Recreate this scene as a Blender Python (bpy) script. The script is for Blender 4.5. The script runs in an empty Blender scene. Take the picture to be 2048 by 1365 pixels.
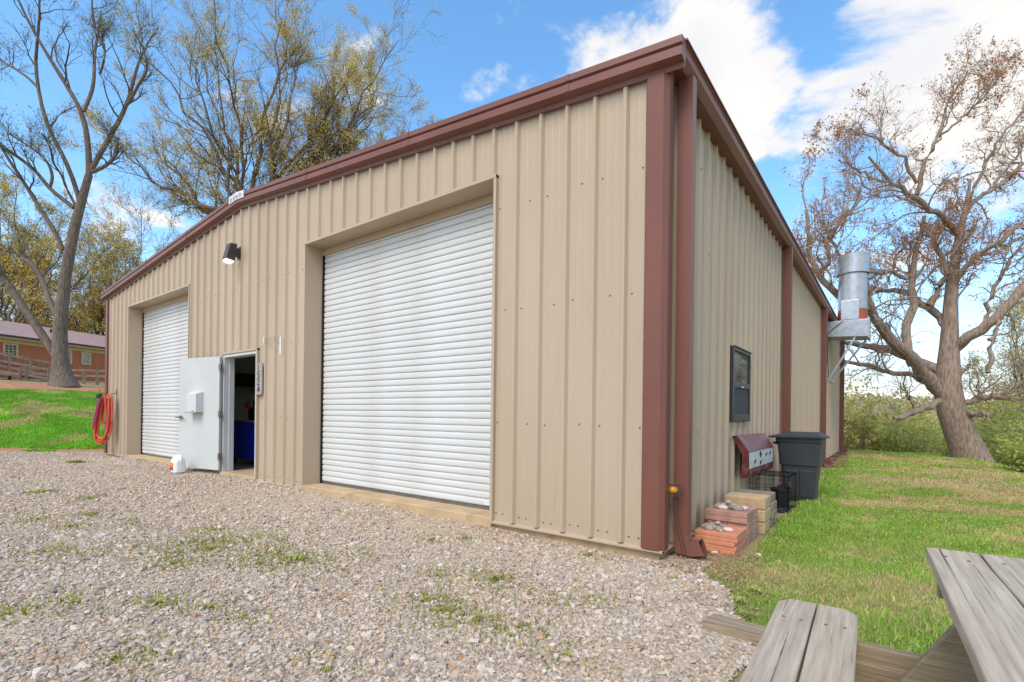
import bpy, bmesh, math, random
import numpy as np
from mathutils import Vector, Matrix
R = math.radians
rng = np.random.default_rng(7)
random.seed(7)
scene = bpy.context.scene
COL = scene.collection

# ------------------------------------------------------------------ camera
F_PX, YAW, HORIZON, ROLL = 1006.85, 0.6472, 831.2, -0.0127
CAM = np.array([1.5927, -4.2293, 1.1466])
cam_data = bpy.data.cameras.new('camera')
cam = bpy.data.objects.new('camera', cam_data)
COL.objects.link(cam)
scene.camera = cam
cam_data.sensor_width = 36.0
cam_data.lens = F_PX / 2048 * 36.0
cam_data.shift_y = (HORIZON - 682.5) / 2048
cam_data.clip_start = 0.05
cam_data.clip_end = 3000
cam.matrix_world = (Matrix.Translation(Vector(CAM)) @ Matrix.Rotation(YAW, 4, 'Z')
                    @ Matrix.Rotation(R(90), 4, 'X') @ Matrix.Rotation(-ROLL, 4, 'Z'))

# ------------------------------------------------------------------ world, sun, exposure
SUN_EL, SUN_AZ = R(50), math.atan2(0.13, -0.99)      # azimuth from +Y towards +X
world = bpy.data.worlds.new('World')
scene.world = world
world.use_nodes = True
wn, wl = world.node_tree.nodes, world.node_tree.links
wn.clear()


def N(nodes, kind, **kw):
    n = nodes.new(kind)
    for k, v in kw.items():
        if k in ('i', 'inputs'):
            for a, b in v.items():
                n.inputs[a].default_value = b
        else:
            setattr(n, k, v)
    return n


sky = N(wn, 'ShaderNodeTexSky', sky_type='NISHITA', sun_disc=False, sun_elevation=SUN_EL,
        sun_rotation=SUN_AZ, air_density=1.0, dust_density=0.6, ozone_density=2.0)
hsv = N(wn, 'ShaderNodeHueSaturation', i={'Hue': 0.493, 'Saturation': 1.18, 'Value': 1.95})
wl.new(sky.outputs[0], hsv.inputs['Color'])
tc = N(wn, 'ShaderNodeTexCoord')
sep = N(wn, 'ShaderNodeSeparateXYZ')
wl.new(tc.outputs['Generated'], sep.inputs[0])


def wmath(op, a, b=None, clamp=False):
    m = N(wn, 'ShaderNodeMath', operation=op, use_clamp=clamp)
    for i, v in enumerate((a, b)):
        if v is None:
            continue
        if isinstance(v, (int, float)):
            m.inputs[i].default_value = v
        else:
            wl.new(v, m.inputs[i])
    return m.outputs[0]


zz = wmath('ADD', wmath('MAXIMUM', sep.outputs[2], 0.0), 0.42)
comb = N(wn, 'ShaderNodeCombineXYZ')
wl.new(wmath('DIVIDE', sep.outputs[0], zz), comb.inputs[0])
wl.new(wmath('DIVIDE', sep.outputs[1], zz), comb.inputs[1])
big = N(wn, 'ShaderNodeTexNoise', i={'Scale': 3.0, 'Detail': 11.0, 'Roughness': 0.60, 'Distortion': 0.35})
off = N(wn, 'ShaderNodeMapping')
off.inputs['Location'].default_value = (3.1, 1.7, 0.4)
wl.new(comb.outputs[0], off.inputs[0])
wl.new(off.outputs[0], big.inputs['Vector'])
# heaps of cloud: broad banks in several directions all round the sky, broken up by the noise
banks = [((-0.23, 0.81, 0.54), 0.24, 0.36), ((-0.10, 0.89, 0.44), 0.20, 0.20), ((0.08, 0.86, 0.50), 0.32, 0.24), ((0.45, 0.80, 0.40), 0.45, 0.26),
         ((-0.95, 0.28, 0.42), 0.22, 0.08), ((-0.56, 0.62, 0.55), 0.08, 0.10), ((-0.75, 0.30, 0.58), 0.12, 0.12), ((-0.93, 0.35, 0.15), 0.35, 0.14),
         ((-0.4, -0.8, 0.45), 0.6, 0.26), ((0.7, -0.6, 0.4), 0.6, 0.25), ((-0.9, -0.3, 0.5), 0.5, 0.2),
         ((0.1, -0.3, 0.95), 0.45, 0.22)]
acc = None
for d, w, a in banks:
    v = Vector(d).normalized()
    dp = N(wn, 'ShaderNodeVectorMath', operation='DISTANCE')
    nrm = N(wn, 'ShaderNodeVectorMath', operation='NORMALIZE')
    wl.new(tc.outputs['Generated'], nrm.inputs[0])
    wl.new(nrm.outputs[0], dp.inputs[0])
    dp.inputs[1].default_value = v
    mr = N(wn, 'ShaderNodeMapRange', interpolation_type='SMOOTHSTEP')
    mr.inputs[1].default_value, mr.inputs[2].default_value = 0.0, w
    mr.inputs[3].default_value, mr.inputs[4].default_value = a, 0.0
    wl.new(dp.outputs['Value'], mr.inputs[0])
    acc = mr.outputs[0] if acc is None else wmath('MAXIMUM', acc, mr.outputs[0])
dens = wmath('ADD', big.outputs[0], acc)
cl = N(wn, 'ShaderNodeMapRange', interpolation_type='SMOOTHSTEP')
cl.inputs[1].default_value, cl.inputs[2].default_value = 0.57, 0.68
wl.new(dens, cl.inputs[0])
# pale band near the horizon
hz = N(wn, 'ShaderNodeMapRange', interpolation_type='SMOOTHSTEP')
hz.inputs[1].default_value, hz.inputs[2].default_value = 0.30, -0.02
hz.inputs[3].default_value, hz.inputs[4].default_value = 0.0, 0.8
wl.new(sep.outputs[2], hz.inputs[0])
mixh = N(wn, 'ShaderNodeMix', data_type='RGBA')
mixh.inputs[7].default_value = (5.6, 5.9, 6.3, 1)
wl.new(hz.outputs[0], mixh.inputs[0])
wl.new(hsv.outputs[0], mixh.inputs[6])
mixc = N(wn, 'ShaderNodeMix', data_type='RGBA')
cn = N(wn, 'ShaderNodeTexNoise', i={'Scale': 4.2, 'Detail': 7.0, 'Roughness': 0.55})
wl.new(off.outputs[0], cn.inputs['Vector'])
ccol = N(wn, 'ShaderNodeValToRGB')
ccol.color_ramp.elements[0].position, ccol.color_ramp.elements[1].position = .38, .60
ccol.color_ramp.elements[0].color = (.86, .88, .92, 1)
ccol.color_ramp.elements[1].color = (1, .985, .965, 1)
wl.new(cn.outputs[0], ccol.inputs[0])
cmul = N(wn, 'ShaderNodeMix', data_type='RGBA', blend_type='MULTIPLY')
cmul.inputs[0].default_value = 1.0
cmul.inputs[7].default_value = (6.3, 6.2, 6.1, 1)
wl.new(ccol.outputs[0], cmul.inputs[6])
wl.new(cmul.outputs[2], mixc.inputs[7])
wl.new(cl.outputs[0], mixc.inputs[0])
wl.new(mixh.outputs[2], mixc.inputs[6])
bg = N(wn, 'ShaderNodeBackground', i={'Strength': 0.10})
wl.new(mixc.outputs[2], bg.inputs[0])
wo = N(wn, 'ShaderNodeOutputWorld')
wl.new(bg.outputs[0], wo.inputs[0])

sun_d = bpy.data.lights.new('sun', 'SUN')
sun_d.energy = 1.5
sun_d.angle = R(30)
sun_d.color = (1.0, 0.90, 0.76)
sun = bpy.data.objects.new('sun', sun_d)
COL.objects.link(sun)
to_sun = Vector((math.sin(SUN_AZ) * math.cos(SUN_EL), math.cos(SUN_AZ) * math.cos(SUN_EL), math.sin(SUN_EL)))
sun.rotation_euler = to_sun.to_track_quat('Z', 'Y').to_euler()

scene.render.engine = 'CYCLES'
scene.view_settings.view_transform = 'Standard'
scene.view_settings.look = 'None'
scene.view_settings.exposure = 0.76
scene.view_settings.gamma = 1.0
scene.view_settings.use_curve_mapping = False

# ------------------------------------------------------------------ pixel helpers (direction only; distance from what is touched)
FW = np.array([-math.sin(YAW), math.cos(YAW), 0]); RT = np.array([math.cos(YAW), math.sin(YAW), 0]); UP = np.array([0, 0, 1.])


def ray(x, y):
    u, v = (x - 1024) / F_PX, (HORIZON - y) / F_PX
    c, s = math.cos(-ROLL), math.sin(-ROLL)
    return FW + RT * (u * c - v * s) + UP * (u * s + v * c)


def on(x, y, ax, val):
    d = ray(x, y)
    return CAM + d * ((val - CAM[ax]) / d[ax])


def at(x, y, depth):
    return CAM + ray(x, y) * depth


def on_plane(x, y, p, n):
    d = ray(x, y)
    return CAM + d * (np.dot(np.array(p) - CAM, n) / np.dot(d, n))


# ------------------------------------------------------------------ noise for placing things
_lat = rng.random((256, 256))


def vnoise(x, y, s):
    x = np.asarray(x, float) / s + 1000; y = np.asarray(y, float) / s + 1000
    xi, yi = np.floor(x).astype(int), np.floor(y).astype(int)
    fx, fy = x - xi, y - yi
    fx = fx * fx * (3 - 2 * fx); fy = fy * fy * (3 - 2 * fy)
    g = lambda a, b: _lat[a % 256, b % 256]
    return (g(xi, yi) * (1 - fx) + g(xi + 1, yi) * fx) * (1 - fy) + (g(xi, yi + 1) * (1 - fx) + g(xi + 1, yi + 1) * fx) * fy


def fbm(x, y, s):
    return (vnoise(x, y, s) + .5 * vnoise(x, y, s / 2.1) + .25 * vnoise(x, y, s / 4.3)) / 1.75


def sstep(a, b, x):
    t = np.clip((np.asarray(x, float) - a) / (b - a), 0, 1)
    return t * t * (3 - 2 * t)


# ------------------------------------------------------------------ materials
def lin(r, g, b):
    f = lambda c: (c / 255 / 12.92) if c / 255 <= 0.04045 else ((c / 255 + 0.055) / 1.055) ** 2.4
    return (f(r), f(g), f(b), 1)


MATS = {}


def mat(name, c1, c2=None, rough=0.6, metal=0.0, scale=6.0, stretch=(1, 1, 1), detail=5.0, bump=0.0, bscale=None,
        contrast=(0.35, 0.65), rand=0.0, spec=0.5, attr=None, transl=0.0, c3=None, s3=1.0, t3=(0.55, 0.7), bdist=0.02, stretch3=None):
    m = bpy.data.materials.new(name)
    m.use_nodes = True
    nt = m.node_tree
    n, l = nt.nodes, nt.links
    n.clear()
    out = N(n, 'ShaderNodeOutputMaterial')
    p = N(n, 'ShaderNodeBsdfPrincipled', i={'Roughness': rough, 'Metallic': metal, 'Specular IOR Level': spec})
    tcn = N(n, 'ShaderNodeTexCoord')
    mp = N(n, 'ShaderNodeMapping')
    mp.inputs['Scale'].default_value = stretch
    l.new(tcn.outputs['Object'], mp.inputs[0])
    if attr:
        a = N(n, 'ShaderNodeAttribute', attribute_name=attr)
        colr = a.outputs['Color']
    else:
        nz = N(n, 'ShaderNodeTexNoise', i={'Scale': scale, 'Detail': detail, 'Roughness': 0.6})
        l.new(mp.outputs[0], nz.inputs['Vector'])
        mr = N(n, 'ShaderNodeMapRange')
        mr.inputs[1].default_value, mr.inputs[2].default_value = contrast
        l.new(nz.outputs[0], mr.inputs[0])
        mx = N(n, 'ShaderNodeMix', data_type='RGBA')
        mx.inputs[6].default_value = c1
        mx.inputs[7].default_value = c2 or c1
        l.new(mr.outputs[0], mx.inputs[0])
        colr = mx.outputs[2]
    if c3:
        nz3 = N(n, 'ShaderNodeTexNoise', i={'Scale': s3, 'Detail': 6.0, 'Roughness': 0.65})
        if stretch3:
            mp3 = N(n, 'ShaderNodeMapping')
            mp3.inputs['Scale'].default_value = stretch3
            l.new(tcn.outputs['Object'], mp3.inputs[0])
            l.new(mp3.outputs[0], nz3.inputs['Vector'])
        else:
            l.new(mp.outputs[0], nz3.inputs['Vector'])
        mr3 = N(n, 'ShaderNodeMapRange')
        mr3.inputs[1].default_value, mr3.inputs[2].default_value = t3
        l.new(nz3.outputs[0], mr3.inputs[0])
        mx3 = N(n, 'ShaderNodeMix', data_type='RGBA')
        mx3.inputs[7].default_value = c3
        l.new(mr3.outputs[0], mx3.inputs[0])
        l.new(colr, mx3.inputs[6])
        colr = mx3.outputs[2]
    if rand:
        oi = N(n, 'ShaderNodeObjectInfo')
        mr2 = N(n, 'ShaderNodeMapRange')
        mr2.inputs[3].default_value, mr2.inputs[4].default_value = 1 - rand, 1 + rand
        l.new(oi.outputs['Random'], mr2.inputs[0])
        hs = N(n, 'ShaderNodeHueSaturation')
        l.new(mr2.outputs[0], hs.inputs['Value'])
        l.new(colr, hs.inputs['Color'])
        colr = hs.outputs[0]
    l.new(colr, p.inputs['Base Color'])
    if bump:
        nb = N(n, 'ShaderNodeTexNoise', i={'Scale': bscale or scale * 4, 'Detail': 6.0, 'Roughness': 0.65})
        l.new(mp.outputs[0], nb.inputs['Vector'])
        b = N(n, 'ShaderNodeBump', i={'Strength': bump, 'Distance': bdist})
        l.new(nb.outputs[0], b.inputs['Height'])
        l.new(b.outputs[0], p.inputs['Normal'])
    if transl:
        tr = N(n, 'ShaderNodeBsdfTranslucent')
        l.new(colr, tr.inputs[0])
        ms = N(n, 'ShaderNodeMixShader', i={0: transl})
        l.new(p.outputs[0], ms.inputs[1]); l.new(tr.outputs[0], ms.inputs[2])
        l.new(ms.outputs[0], out.inputs[0])
    else:
        l.new(p.outputs[0], out.inputs[0])
    MATS[name] = m
    return m


def emit_mat(name, col, strength):
    m = bpy.data.materials.new(name)
    m.use_nodes = True
    n = m.node_tree.nodes
    n['Principled BSDF'].inputs['Base Color'].default_value = col
    n['Principled BSDF'].inputs['Emission Color'].default_value = col
    n['Principled BSDF'].inputs['Emission Strength'].default_value = strength
    return m


M_tan = mat('tan_metal', lin(186, 168, 145), lin(178, 159, 136), rough=0.42, scale=0.8, stretch=(1, 1, .35), bump=.02, bscale=3,
            c3=lin(168, 146, 120), s3=1.0, t3=(.58, .95), spec=.4, stretch3=(9, 9, .35))
M_brown = mat('brown_metal', lin(124, 78, 66), lin(113, 70, 59), rough=0.40, scale=1.5, stretch=(1, 1, .4), bump=.02, bscale=4, spec=.45)
M_white = mat('white_slat', lin(216, 217, 216), lin(204, 204, 200), rough=0.42, scale=2.2, stretch=(.5, 1, 3), c3=lin(196, 190, 176), s3=1.1, t3=(.6, .85))
M_whited = mat('white_door_paint', lin(198, 201, 199), lin(191, 194, 191), rough=0.6, scale=1.5, bump=.02, c3=lin(192, 190, 180), s3=1.7, t3=(.6, .9))
M_greyp = mat('grey_white_plastic', lin(205, 207, 207), lin(198, 200, 200), rough=0.5)
M_steel = mat('galvanised_steel', lin(186, 187, 188), lin(170, 171, 173), rough=0.36, metal=0.7, scale=9, detail=3, bump=.015)
M_steeld = mat('brushed_steel', lin(150, 150, 150), lin(130, 130, 132), rough=0.35, metal=0.9, scale=20)
M_orange = mat('orange_primer', lin(176, 84, 52), lin(160, 72, 44), rough=.55)
M_conc = mat('concrete', lin(196, 170, 132), lin(176, 152, 120), rough=.85, scale=3.5, bump=.25, bscale=40, c3=lin(150, 112, 72), s3=2.2, t3=(.55, .8))
M_floor = mat('floor_concrete', lin(170, 160, 145), lin(150, 140, 126), rough=.7, scale=3)
M_dark = mat('black_plastic', lin(44, 48, 54), lin(36, 40, 45), rough=.55, scale=5, bump=.03)
M_bin = mat('bin_plastic', lin(60, 64, 69), lin(50, 53, 58), rough=.5, scale=3, bump=.03, c3=lin(84, 84, 84), s3=1.8, t3=(.62, .85))
M_rust = mat('orange_stain', lin(150, 98, 62), lin(120, 78, 52), rough=.8, scale=9)
M_bronze = mat('bronze_paint', lin(74, 66, 60), lin(60, 54, 49), rough=.4)
M_lens = emit_mat('lit_lens', (1.0, 0.97, 0.88, 1), 1.2)
M_blue = mat('blue_paint', lin(10, 52, 205), lin(8, 44, 190), rough=.4)
M_red = mat('red_plastic', lin(190, 30, 28), lin(170, 24, 24), rough=.4)
M_black = mat('matte_black', lin(22, 22, 24), lin(16, 16, 17), rough=.6)
M_wire = mat('black_wire', lin(32, 33, 36), lin(24, 24, 27), rough=.45)
M_insul = mat('grey_insulation', lin(215, 218, 216), lin(200, 203, 201), rough=.6, scale=1.2)
M_glassd = mat('window_glass', lin(70, 78, 80), lin(52, 58, 60), rough=.04, scale=1.5, spec=1.0)
M_screen = mat('insect_screen', lin(62, 66, 72), lin(54, 58, 64), rough=.75, scale=60)
M_frame = mat('bronze_frame', lin(58, 56, 56), lin(48, 46, 47), rough=.45)
M_maroon = mat('maroon_paint', lin(112, 50, 50), lin(96, 40, 42), rough=.35, scale=5, c3=lin(170, 120, 96), s3=3.0, t3=(.56, .66))
M_chip = mat('chipped_white_paint', lin(206, 206, 204), lin(190, 190, 188), rough=.5, scale=8, c3=lin(70, 52, 50), s3=7.0, t3=(.64, .67))
M_hose = mat('orange_hose', lin(214, 92, 66), lin(198, 78, 56), rough=.5, scale=5)
M_pink = mat('magenta_hose', lin(178, 52, 108), lin(160, 46, 100), rough=.5)
M_jug = mat('white_jug', lin(236, 236, 236), lin(228, 229, 230), rough=.35)
M_lab1 = mat('label_orange', lin(236, 150, 40), lin(228, 120, 40), rough=.5, scale=30)
M_lab2 = mat('label_purple', lin(116, 60, 120), lin(150, 60, 70), rough=.5, scale=30)
M_redpav = mat('red_paver', lin(222, 150, 116), lin(206, 132, 102), rough=.9, scale=10, bump=.3, bscale=120, rand=.10, c3=lin(186, 128, 106), s3=6, t3=(.6, .8), bdist=.004)
M_brnpav = mat('brown_paver', lin(184, 144, 126), lin(158, 122, 108), rough=.9, scale=8, bump=.35, bscale=110, rand=.12, c3=lin(124, 100, 92), s3=5, t3=(.58, .8), bdist=.004)
M_tanblk = mat('tan_block', lin(208, 178, 138), lin(190, 160, 122), rough=.9, scale=9, bump=.4, bscale=90, rand=.08, c3=lin(150, 118, 86), s3=5, t3=(.6, .85), bdist=.006)
M_gryblk = mat('grey_block', lin(156, 142, 122), lin(132, 120, 104), rough=.9, scale=9, bump=.4, bscale=90, rand=.1, c3=lin(96, 88, 78), s3=5, t3=(.58, .85), bdist=.006)
M_wood = mat('weathered_wood', lin(200, 185, 164), lin(158, 143, 124), rough=.85, scale=7, stretch=(9, .35, 9), detail=9, contrast=(.32, .68),
             bump=.45, bscale=9, rand=.06, c3=lin(92, 80, 68), s3=1.0, t3=(.61, .65), bdist=.008, stretch3=(95, 1.0, 95))
M_woodx = mat('weathered_wood_cross', lin(168, 150, 124), lin(126, 110, 88), rough=.85, scale=7, stretch=(.35, 9, 9), detail=9, contrast=(.32, .68),
              bump=.7, bscale=9, rand=.08, c3=lin(70, 58, 46), s3=1.0, t3=(.61, .66), bdist=.01, stretch3=(1.1, 34, 34))
M_woodr = mat('ramp_wood', lin(150, 128, 108), lin(122, 102, 86), rough=.85, scale=3, rand=.12)
M_nail = mat('rusty_nail', lin(70, 60, 54), lin(86, 66, 54), rough=.7)
M_brick = mat('house_brick', lin(196, 122, 86), lin(170, 102, 72), rough=.9, scale=7, stretch=(1, 1, 3), rand=.1)
M_roof = mat('mauve_shingle', lin(172, 144, 138), lin(152, 126, 121), rough=.9, scale=5, bump=.2)
M_cream = mat('cream_trim', lin(206, 190, 150), lin(190, 172, 132), rough=.7)
M_pane = mat('house_pane', lin(100, 112, 118), lin(60, 66, 70), rough=.08, scale=3, spec=1.0)
M_bark = mat('oak_bark', lin(172, 151, 134), lin(118, 101, 90), rough=.95, contrast=(.38, .64), scale=20, stretch=(1, 1, .16), detail=8, bump=.9, bscale=14, bdist=.05,
             c3=lin(160, 130, 84), s3=1.3, t3=(.6, .8))
M_bark2 = mat('grey_bark', lin(132, 116, 102), lin(88, 77, 68), rough=.95, contrast=(.38, .64), scale=20, stretch=(1, 1, .16), detail=8, bump=.9, bscale=14, bdist=.05,
              c3=lin(84, 84, 62), s3=.9, t3=(.6, .8))
M_twig = mat('twig_bark', lin(172, 152, 136), lin(140, 122, 108), rough=.95, scale=3)
M_twigd = mat('dark_twig_bark', lin(104, 91, 79), lin(78, 68, 59), rough=.95, scale=3)
M_leafb = mat('brown_bud', lin(190, 130, 78), lin(168, 114, 76), rough=.8, scale=.9, transl=.35, c3=lin(198, 150, 84), s3=.5, t3=(.5, .7))
M_leafy = mat('yellow_green_bud', lin(226, 202, 108), lin(208, 178, 96), rough=.8, scale=.5, transl=.35, c3=lin(186, 182, 104), s3=.25, t3=(.5, .7))
M_leafg = mat('fresh_green_leaf', lin(150, 160, 84), lin(170, 170, 96), rough=.8, scale=.6, transl=.35)
M_shrub = mat('shrub_leaf', lin(200, 190, 108), lin(214, 198, 130), rough=.8, scale=.8, transl=.35, c3=lin(174, 176, 96), s3=.5, t3=(.5, .7))
M_shrubg = mat('green_shrub_leaf', lin(172, 184, 90), lin(192, 194, 108), rough=.8, scale=.8, transl=.35, c3=lin(150, 164, 78), s3=.5, t3=(.5, .7))
M_pine = mat('evergreen_needles', lin(120, 124, 72), lin(150, 144, 84), rough=.8, scale=.8, transl=.2)
M_weed = mat('weed_leaf', lin(168, 172, 92), lin(188, 184, 112), rough=.75, scale=14, transl=.3, rand=.2, c3=lin(140, 96, 66), s3=9, t3=(.6, .7))
M_grass = mat('grass_blades', None or (1, 1, 1, 1), rough=.8, attr='tint', transl=.3, spec=.2)
M_litter = mat('leaf_litter', (1, 1, 1, 1), rough=.9, attr='tint')
M_pebble = mat('river_stone', lin(186, 168, 152), lin(140, 130, 122), rough=.75, scale=9, rand=.28, bump=.2, bscale=60, bdist=.004)
M_quartz = mat('pale_stone', lin(222, 206, 192), lin(196, 170, 150), rough=.75, scale=12, rand=.12, bump=.3, bscale=60, bdist=.004)
M_far = mat('far_woods', lin(178, 160, 140), lin(150, 146, 108), rough=.9, scale=.05, c3=lin(150, 150, 92), s3=.06, t3=(.5, .65), transl=.2)
M_path = mat('pale_concrete_path', lin(190, 178, 164), lin(168, 158, 146), rough=.9, scale=2)
M_pump = mat('pumpkin_glass', lin(208, 146, 44), lin(180, 110, 30), rough=.3, scale=12)
M_rustrod = mat('dark_wire', lin(70, 58, 52), lin(54, 44, 40), rough=.6)
M_number = mat('number_black', lin(40, 40, 44), lin(30, 30, 34), rough=.5)
M_plaque = mat('grey_plank', lin(176, 168, 160), lin(150, 143, 136), rough=.85, scale=8, stretch=(6, 6, .6), bump=.3)
M_sign = mat('white_plate', lin(225, 225, 228), lin(215, 215, 218), rough=.5)
M_signt = mat('plate_lettering', lin(120, 130, 138), lin(104, 112, 122), rough=.5)


def gravel_mat():
    m = bpy.data.materials.new('gravel_stone')
    m.use_nodes = True
    n, l = m.node_tree.nodes, m.node_tree.links
    p = n['Principled BSDF']
    p.inputs['Roughness'].default_value = .9
    p.inputs['Specular IOR Level'].default_value = .25
    oi = N(n, 'ShaderNodeObjectInfo')
    cr = N(n, 'ShaderNodeValToRGB')
    cols = [(0.0, (218, 202, 184)), (.22, (200, 182, 163)), (.42, (210, 186, 159)), (.58, (188, 174, 160)), (.70, (226, 211, 194)),
            (.80, (174, 162, 150)), (.87, (204, 170, 138)), (.945, (158, 146, 136)), (.985, (186, 142, 110))]
    el = cr.color_ramp.elements
    cr.color_ramp.interpolation = 'CONSTANT'
    while len(el) < len(cols):
        el.new(.5)
    for e, (pos, c) in zip(el, cols):
        e.position = pos
        e.color = lin(*c)
    l.new(oi.outputs['Random'], cr.inputs[0])
    tcn = N(n, 'ShaderNodeTexCoord')
    nz = N(n, 'ShaderNodeTexNoise', i={'Scale': 1.6, 'Detail': 6.0})
    l.new(tcn.outputs['Object'], nz.inputs['Vector'])
    mr = N(n, 'ShaderNodeMapRange')
    mr.inputs[1].default_value, mr.inputs[2].default_value, mr.inputs[3].default_value, mr.inputs[4].default_value = .3, .7, .8, 1.12
    l.new(nz.outputs[0], mr.inputs[0])
    hs = N(n, 'ShaderNodeHueSaturation')
    l.new(mr.outputs[0], hs.inputs['Value'])
    l.new(cr.outputs[0], hs.inputs['Color'])
    l.new(hs.outputs[0], p.inputs['Base Color'])
    b = N(n, 'ShaderNodeBump', i={'Strength': .4, 'Distance': .15})
    nb = N(n, 'ShaderNodeTexNoise', i={'Scale': 5.0, 'Detail': 6.0})
    l.new(tcn.outputs['Object'], nb.inputs['Vector'])
    l.new(nb.outputs[0], b.inputs['Height'])
    l.new(b.outputs[0], p.inputs['Normal'])
    return m


M_gravel = gravel_mat()


def bed_mat():
    m = bpy.data.materials.new('gravel_bed')
    m.use_nodes = True
    n, l = m.node_tree.nodes, m.node_tree.links
    p = n['Principled BSDF']
    p.inputs['Roughness'].default_value = .95
    tcn = N(n, 'ShaderNodeTexCoord')
    vo = N(n, 'ShaderNodeTexVoronoi', i={'Scale': 38.0})
    l.new(tcn.outputs['Object'], vo.inputs['Vector'])
    cr = N(n, 'ShaderNodeValToRGB')
    cr.color_ramp.elements[0].color = lin(172, 150, 124)
    cr.color_ramp.elements[1].color = lin(206, 186, 160)
    sepc = N(n, 'ShaderNodeSeparateColor')
    l.new(vo.outputs['Color'], sepc.inputs[0])
    l.new(sepc.outputs[0], cr.inputs[0])
    l.new(cr.outputs[0], p.inputs['Base Color'])
    b = N(n, 'ShaderNodeBump', i={'Strength': 1.0, 'Distance': .02})
    b.invert = True
    l.new(vo.outputs['Distance'], b.inputs['Height'])
    l.new(b.outputs[0], p.inputs['Normal'])
    return m


M_bed = bed_mat()
M_soil = mat('lawn_soil', lin(164, 138, 100), lin(140, 132, 82), rough=.95, scale=1.2, bump=.4, bscale=30, c3=lin(118, 130, 66), s3=.7, t3=(.48, .62))
M_clay = mat('red_clay', lin(182, 130, 100), lin(164, 112, 84), rough=.95, scale=3, bump=.3, bscale=30)

# ------------------------------------------------------------------ mesh helpers
ORG = {}


def link(o, parent=None):
    COL.objects.link(o)
    if parent is not None:
        o.parent = parent
    return o


def tag(o, label=None, category=None, group=None, kind=None):
    for k, v in (('label', label), ('category', category), ('group', group), ('kind', kind)):
        if v:
            o[k] = v
    return o


def thing(name, loc, label, category, group=None):
    o = bpy.data.objects.new(name, None)
    o.empty_display_size = .1
    o.location = loc
    link(o)
    ORG[o.name] = np.array(loc, float)
    return tag(o, label, category, group)


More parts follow.
